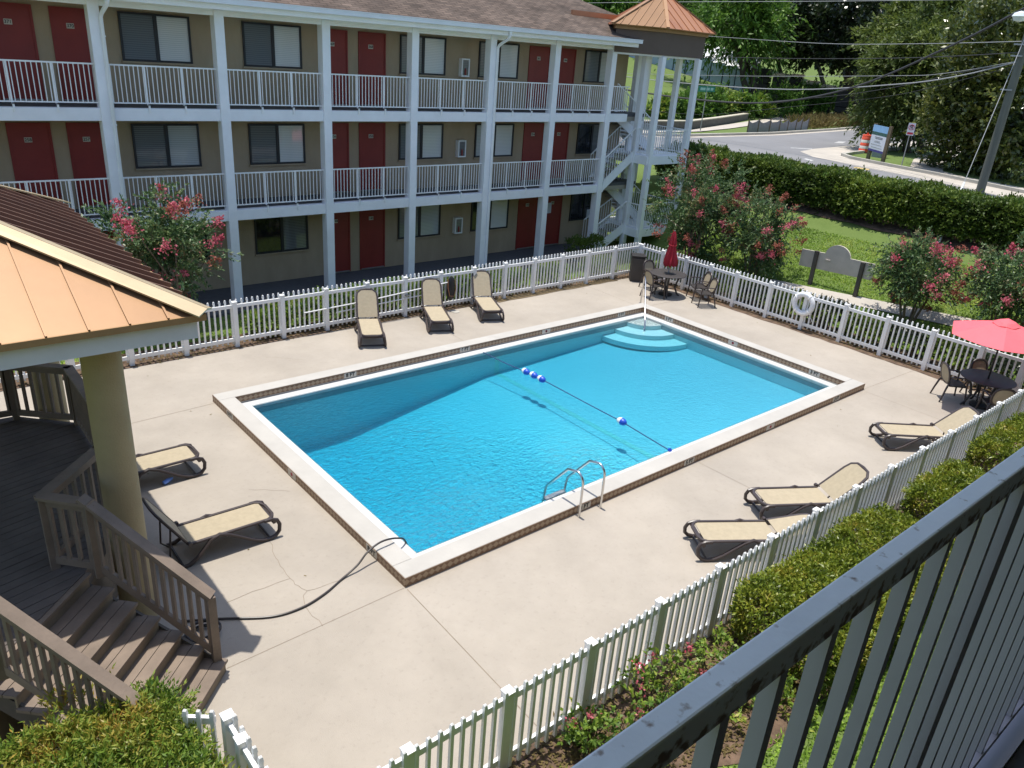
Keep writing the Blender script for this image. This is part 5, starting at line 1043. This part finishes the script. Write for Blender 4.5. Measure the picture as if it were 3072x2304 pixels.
# crepe myrtles
def myrtle(label, c, r, zb, T, nfl, rust=.35, group='crepe myrtles with pink blossom'):
    x, y, z = c; t = plant('crepe_myrtle', label, 'tree', (x, y, zb), group)
    s, d, cc = blob(c, r, 46, T, .24, .35, -.92); P, A_, N_ = sprays(s, d, .42, 13, .55, .25); leafmesh('foliage', P, A_, N_, .105, .042, 'lf_myrtle', t)
    tr_ = MB()
    for i in range(6):
        a = i * 1.05 + rnd.uniform(-.2, .2); b0 = (x + .12 * math.cos(a), y + .12 * math.sin(a), zb - .1); m0 = (x + .35 * math.cos(a), y + .35 * math.sin(a), zb + (z - zb) * .5); tr_.tube([b0, m0, tuple(cc[i * 3])], [.04, .032, .01], 6)
        tr_.tube([m0, tuple(cc[i * 3 + 1])], [.022, .008], 5); tr_.tube([m0, tuple(cc[i * 3 + 2])], [.022, .008], 5)
    tr_.build('trunk', 'bark_pale', t)
    C_ = np.array(c); dd = unit(rg.normal(0, 1, (nfl, 3)) + np.array([-.25, -.35, .2])); fc = C_ + dd * np.array(r) * rg.uniform(.9, 1.15, (nfl, 1))
    for nm, q, m_ in (('blossom', fc[int(nfl * rust):], 'blossom'), ('spent_blossom', fc[:int(nfl * rust)], 'blossom_rust')):
        fp = []
        for p in q:
            n_ = rnd.randint(60, 130); ax = unit(p - C_ + np.array([0, 0, .6])); tt = rg.uniform(0, 1, (n_, 1)); fp.append(p + ax * tt * .30 + rg.normal(0, 1, (n_, 3)) * (.095 * (1.15 - tt)))
        fp = np.concatenate(fp); leafmesh(nm, fp, rg.normal(0, 1, fp.shape), rg.normal(0, 1, fp.shape), .055, .05, m_, t)
    return t
myrtle('crepe myrtle with bright pink blossom between the gazebo roof and the motel', (.62, 11.6, 2.15), (1.4, .95, 1.25), -.4, 1050, 30, .3)
myrtle('large crepe myrtle beside the stair tower behind the closed red umbrella', (18.3, 9.35, 2.2), (1.35, 1.45, 1.75), .2, 1700, 40, .45)
myrtle('crepe myrtle with rusty blossom at the left end of the lawn', (18.85, 7.15, 1.8), (1.05, 1.25, 1.3), .35, 1100, 34, .65)
myrtle('small crepe myrtle on the lawn just right of the taupe sign', (18.7, 1.55, 1.85), (.95, 1.25, .8), .3, 950, 32, .45)
myrtle('crepe myrtle at the right edge of the picture behind the coral umbrella', (19.2, -.75, 2.2), (1.0, 1.1, .95), .45, 900, 24, .5)
# long clipped hedge on the slope
hd = plant('long_hedge', 'long clipped green hedge along the street above the lawn', 'hedge', (23.2, 3, 1.8)); T = 36000
ys_ = rg.uniform(-14, 15.5, T); P0 = np.empty((T, 3)); D0 = np.zeros((T, 3)); k = rg.choice(3, T, p=(.42, .46, .12)); w2 = .95; cx = 23.9 + .28 * (ys_ - 3) / 12; zb = hgt(cx, ys_)
wv = .10 * np.sin(ys_ * 1.9) + .07 * np.sin(ys_ * 4.7 + 1) + .05 * np.sin(ys_ * 9.1); ztop = 2.28 + 1.12 + .6 * wv
u = rg.random(T); P0[:, 1] = ys_
P0[:, 0] = np.where(k == 0, cx - w2 + 2 * w2 * u, np.where(k == 1, cx - w2, cx + w2)) + wv * .7 + rg.normal(0, .07, T); P0[:, 2] = np.where(k == 0, ztop, zb + .1 + (ztop - zb - .1) * u) + rg.normal(0, .06, T); P0[:, 0] += np.where(k == 1, np.abs(rg.normal(0, .22, T)), 0)
sh_ = (k == 1) & (P0[:, 2] > ztop - .3); P0[sh_, 0] += (P0[sh_, 2] - ztop[sh_] + .3) * .6
D0[k == 0, 2] = 1; D0[k == 1, 0] = -1; D0[k == 2, 0] = 1; D0[:, 2] += .35; D0 += rg.normal(0, .4, (T, 3))
P, A_, N_ = sprays(P0, D0, .2, 7, .8); leafmesh('foliage', P, A_, N_, .12, .062, 'lf_hedge', hd)
P1_ = P0[k == 0][::14].copy(); P, A_, N_ = sprays(P1_, rg.normal(0, .3, (len(P1_), 3)) + np.array([0, 0, 1]), .3, 7, .5); leafmesh('new_shoots', P, A_, N_, .09, .035, 'lf_mid', hd)
cr_ = MB(); 
for y in np.arange(-14, 15.5, .9): cr_.tube([(23.9 + rnd.uniform(-.3, .3), y, float(hgt(23, y)) - .1), (23.9 + rnd.uniform(-.4, .4), y + rnd.uniform(-.3, .3), float(hgt(23, y)) + 1.2)], [.04, .015], 5)
cr_.build('stems', 'bark', hd)
# ------------------------------------------------------------------ trees beyond the street
def tree(name, label, base, top_z, crown_c, crown_r, m, T, tl, nl, ll, lw_, K=40, droop=0., trunk_r=.25, group=None, inner=.35, clump=.22, lean=(0, 0), trunks=1, bm_='bark', flat=-.6):
    t = plant(name, label, 'tree', base, group); tr_ = MB()
    s, d, cc = blob(crown_c, crown_r, K, T, clump, inner, flat)
    for q in range(trunks):
        o = (rnd.uniform(-.5, .5) * (trunks > 1), rnd.uniform(-.5, .5) * (trunks > 1)); ct = (crown_c[0] + o[0] * 2, crown_c[1] + o[1] * 2, crown_c[2])
        p = trunk(tr_, (base[0] + o[0], base[1] + o[1], base[2] - .4), ct, trunk_r, trunk_r * .35, .12)
        for i in range(7): a = p[2 + i % 4]; tr_.tube([a, tuple((np.array(a) + cc[(q * 7 + i) % K]) / 2 + rg.normal(0, .3, 3)), tuple(cc[(q * 7 + i) % K])], [trunk_r * .4, trunk_r * .25, trunk_r * .08], 5)
    tr_.build('trunk', bm_, t); P, A_, N_ = sprays(s, d, tl, nl, .6, droop); leafmesh('crown', P, A_, N_, ll, lw_, m, t); return t
def place(xd, ybase, D=None):
    if D: return foot(xd, D)
    p = hit(xd, ybase); return (p[0], p[1], float(hgt(p[0], p[1])))
def px(D): return D / 1664.4
def crown_at(xd, yd, D): return P3(xd, yd, D)
def autotree(name, label, xb, D, xc, yc, rx, ry, m, T, ll, lw_, nl=9, tl=None, K=40, droop=0., tr=.25, group='trees beyond the street', rd=None, **kw):
    b = foot(xb, D); c = crown_at(xc, yc, D); s = px(D); rx_ = rx * s; rz = ry * s
    return tree(name, label, b, 0, c, (rd or rx_, rd or rx_, rz), m, T, tl or ll * 4, nl, ll, lw_, K, droop, tr, group, **kw)
autotree('willowy_tree', 'feathery mid green tree directly behind the wrapped white stacks', 1581, 79, 1590, 40, 100, 88, 'lf_mid', 1300, .5, .17, 12, 2.4, 46, .8, .34, trunks=2)
autotree('willowy_tree', 'feathery green tree with thin trunk behind the black crates', 1640, 90, 1655, 35, 65, 85, 'lf_mid', 850, .5, .17, 12, 2.2, 36, .8, .26)
autotree('willowy_tree', 'shaded tree with dark trunk seen through the stair tower columns', 1432, 122, 1440, 40, 75, 85, 'lf_mid', 900, .48, .17, 11, 1.9, 36, .5, .5)
autotree('magnolia_tree', 'very dark glossy magnolia on the far lawn', 1805, 82, 1805, 62, 88, 88, 'lf_dark', 2300, .42, .24, 9, 1.3, 56, 0, .34, flat=-.85)
autotree('magnolia_tree', 'second dark magnolia trunk and crown right behind the first', 1862, 86, 1868, 60, 50, 82, 'lf_dark', 1100, .42, .24, 9, 1.3, 36, 0, .34, flat=-.85)
autotree('willowy_tree', 'light green slender tree between the dark magnolia and the palm', 1925, 98, 1935, 40, 50, 85, 'lf_mid', 900, .5, .16, 12, 2.2, 36, .7, .25)
autotree('broad_tree', 'broad light green tree filling the upper right behind the pole', 2060, 74, 2065, 55, 125, 75, 'lf_olive', 2600, .42, .18, 10, 1.6, 60, .2, .45)
autotree('feathery_tree', 'olive green feathery tree hanging over the notice board', 1932, 54, 1985, 170, 88, 105, 'lf_olive', 2700, .30, .10, 12, 1.3, 64, .6, .25, trunks=2, flat=-.95)
autotree('glossy_tree', 'big dark glossy tree to the left of the utility pole', 2105, 46, 2110, 220, 85, 165, 'lf_gloss', 3600, .24, .13, 9, .9, 80, 0, .3, flat=-.98)
autotree('glossy_tree', 'dark glossy tree behind the utility pole at the right edge', 2225, 44, 2230, 210, 80, 175, 'lf_gloss', 3000, .24, .13, 9, .9, 70, 0, .3, flat=-.98)
autotree('glossy_tree', 'dense dark evergreen just beyond the right edge of the picture', 2340, 47, 2345, 180, 90, 200, 'lf_gloss', 2000, .26, .14, 9, .9, 60, 0, .3, flat=-.98)
for i, (xc, yc, D, rx, ry, m_, lb) in enumerate(((1330, 12, 92, 75, 60, 'lf_mid', 'bright green tree showing between the motel roof and the copper tower roof'), (1250, -20, 98, 70, 60, 'lf_dark', 'dark tree top rising behind the motel roof ridge'), (1500, 10, 104, 60, 70, 'lf_mid', 'tall green tree behind the right slope of the copper tower roof'), (1720, 30, 112, 60, 70, 'lf_far', 'pale green tree on the far lawn left of the dark magnolia'), (1990, 10, 120, 70, 60, 'lf_far', 'hazy green tree behind the palm trunk'), (1180, -30, 108, 70, 60, 'lf_far', 'distant tree top above the motel roof'), (2180, 5, 95, 70, 60, 'lf_mid', 'green tree filling the top right corner'))):
    autotree('background_tree', lb, xc, D, xc, yc, rx, ry, m_, 900, .55, .24, 9, 1.9, 40, .2, .3)
pm = thing('palm_tree', 'bare slightly leaning palm trunk with a dark skirt of dead fronds', 'tree', foot(1975, 84)); pb = Vector(foot(1975, 84)); pt = Vector(P3(1994, 8, 84)); up3 = pt + (pt - pb) * .25
MB().tube([tuple(pb), tuple(pb.lerp(pt, .5)), tuple(pt)], [.40, .33, .34], 10).build('trunk', 'bark_pale', pm, True)
s = np.array(pt) + rg.normal(0, .25, (110, 3)); P, A_, N_ = sprays(s, rg.normal(0, 1, (110, 3)) + np.array([0, 0, -.9]), 1.9, 9, .3, .4); leafmesh('dead_skirt', P, A_, N_, .7, .14, 'lf_dark', pm)
s = np.array(up3) + rg.normal(0, .2, (60, 3)); P, A_, N_ = sprays(s, rg.normal(0, 1, (60, 3)) + np.array([0, 0, .5]), 3.0, 16, .35, .5); leafmesh('fronds', P, A_, N_, .8, .1, 'lf_olive', pm)
# distant wood closing the view
N = 5200; an = rg.uniform(-.35, 1.35, N); D = rg.uniform(150, 215, N); xw = CAM[0] + np.cos(an) * D; yw = CAM[1] + np.sin(an) * D; zg = np.minimum(hgt(xw, yw), 22); hh = rg.random(N) ** .8 * (13 + 4 * np.sin(an * 23) + 3 * np.sin(an * 57))
P, A_, N_ = sprays(np.stack([xw, yw, zg + hh], 1), rg.normal(0, .7, (N, 3)) + np.array([0, 0, .3]), 4.5, 12, .8); fw_ = leafmesh('far_wood', P, A_, N_, 1.7, 1.0, 'lf_far'); tag(fw_, 'far green wood closing the view behind the lawn', 'wood', None, 'stuff')
# loose bushes along the far sidewalk
bl = [(1500, 238, 22, 26, 'lf_mid'), (1530, 232, 24, 30, 'lf_mid'), (1565, 235, 24, 26, 'lf_low'), (1600, 238, 24, 24, 'lf_mid'), (1635, 240, 20, 22, 'lf_low'), (1690, 236, 26, 34, 'lf_mid'), (1740, 232, 28, 36, 'lf_mid'), (1785, 228, 26, 34, 'lf_mid'), (1825, 222, 26, 34, 'lf_mid'), (1865, 220, 26, 34, 'lf_low'), (1905, 214, 26, 36, 'lf_mid'), (1955, 210, 30, 36, 'lf_mid'), (1460, 240, 24, 24, 'lf_mid'), (1420, 246, 22, 20, 'lf_low')]
bw = ['below the street sign', 'just right of the street sign', 'in front of the willowy trunk', 'below the willowy tree', 'smallest, at the bend of the sidewalk', 'in front of the black crates', 'below the crates right end', 'left of the magnolia trunk', 'below the magnolia trunk', 'below the second magnolia', 'left of the feathery tree', 'under the feathery tree', 'seen through the stair tower', 'behind the stair tower columns']
for (xd, yd, rx, ry, m_), wds in zip(bl, bw):
    b = hit(xd, yd + ry * .55); D_ = math.hypot(b[0] - CAM[0], b[1] - CAM[1]); s_ = px(D_); t = plant('roadside_bush', f'loose green roadside bush {wds}', 'bush', b, 'loose bushes along the far sidewalk')
    s, d, cc = blob((b[0], b[1], b[2] + ry * s_ * .75), (rx * s_, rx * s_, ry * s_ * .85), 26, 340, .3, .4, -.7); P, A_, N_ = sprays(s, d, .75, 9, .6, .2); leafmesh('foliage', P, A_, N_, .28, .12, m_, t)
    st_ = MB(); [st_.tube([(b[0] + rnd.uniform(-.3, .3), b[1] + rnd.uniform(-.3, .3), b[2] - .1), tuple(cc[i])], .03, 4) for i in range(5)]; st_.build('stems', 'bark', t)
# weedy bank beside the far kerb and pampas tufts
N = 1700; tt = rg.random(N); xw = 52 + tt * 16; yw = 24.9 + .155 * (xw - 52) + rg.random(N) * 2.3; P, A_, N_ = sprays(np.stack([xw, yw, hgt(xw, yw) + .0], 1), rg.normal(0, .35, (N, 3)) + np.array([0, 0, 1]), .75, 7, .35); bk_ = leafmesh('bank_weeds', P, A_, N_, .34, .05, 'lf_brown'); tag(bk_, 'dry brown and green weeds on the bank beside the far kerb', 'weeds', None, 'stuff')
# grass blades where the lawn is close enough to see them
def grassy(n_, xa, xb, ya_, yb_, keep, lo=.03, hi=.07): x = rg.uniform(xa, xb, n_); y = rg.uniform(ya_, yb_, n_); q = keep(x, y); return np.stack([x[q], y[q], hgt(x[q], y[q])], 1)
g1_ = grassy(52000, -2.5, 9, -7.0, -3.5, lambda x, y: (y < -3.55 - np.minimum(1.1, np.maximum(0, (x + 1.2) * .42))) | ((x < -.2) & (y < -3.4)))
g2_ = grassy(90000, 17.1, 22.0, -6, 10.2, lambda x, y: ~((x > 18.5 + .1 * (6.3 - y) * 1.15) & (x < 19.03 + .1 * (6.3 - y) * 1.2) & (y < 6.4)))
g3_ = grassy(16000, -6, 16, 10.9, 13.3, lambda x, y: x < 99)
gp = np.concatenate([g1_, g2_, g3_]); ng = len(gp); gs = leafmesh('grass', gp, rg.normal(0, .8, (ng, 3)) + np.array([0, 0, .55]), rg.normal(0, .5, (ng, 3)) + np.array([0, 0, 1]), .075, .024, 'blade'); tag(gs, 'short green grass on the lawns around the pool fence', 'grass', None, 'stuff')
ml_ = np.concatenate([grassy(5000, -3, 16, 9.72, 10.8, lambda x, y: x < 99), grassy(4500, 15.85, 17.1, -3, 9.8, lambda x, y: x < 99), grassy(9000, -1, 7.5, -4.5, -3.05, lambda x, y: y > -3.4 - np.minimum(1.1, np.maximum(0, (x + 1.2) * .42)))]); ml_[:, 2] += .03
dl_ = grassy(110, -2.5, 15.6, -3, 9.6, lambda x, y: ((x < 0) | (x > 13.2) | (y < 0) | (y > 7.2)) & ((rg.random(len(x)) < .35) | (y > 9) | (y < -2.3) | (x > 15))); dl_[:, 2] = .006; ml_ = np.concatenate([ml_, dl_])
lt = leafmesh('leaf_litter', ml_, rg.normal(0, 1, ml_.shape) * np.array([1, 1, .25]), np.tile([0, 0, 1.], (len(ml_), 1)), .06, .025, 'lf_brown'); tag(lt, 'dry leaf litter and wood chips in the planting beds', 'leaf litter', None, 'stuff')
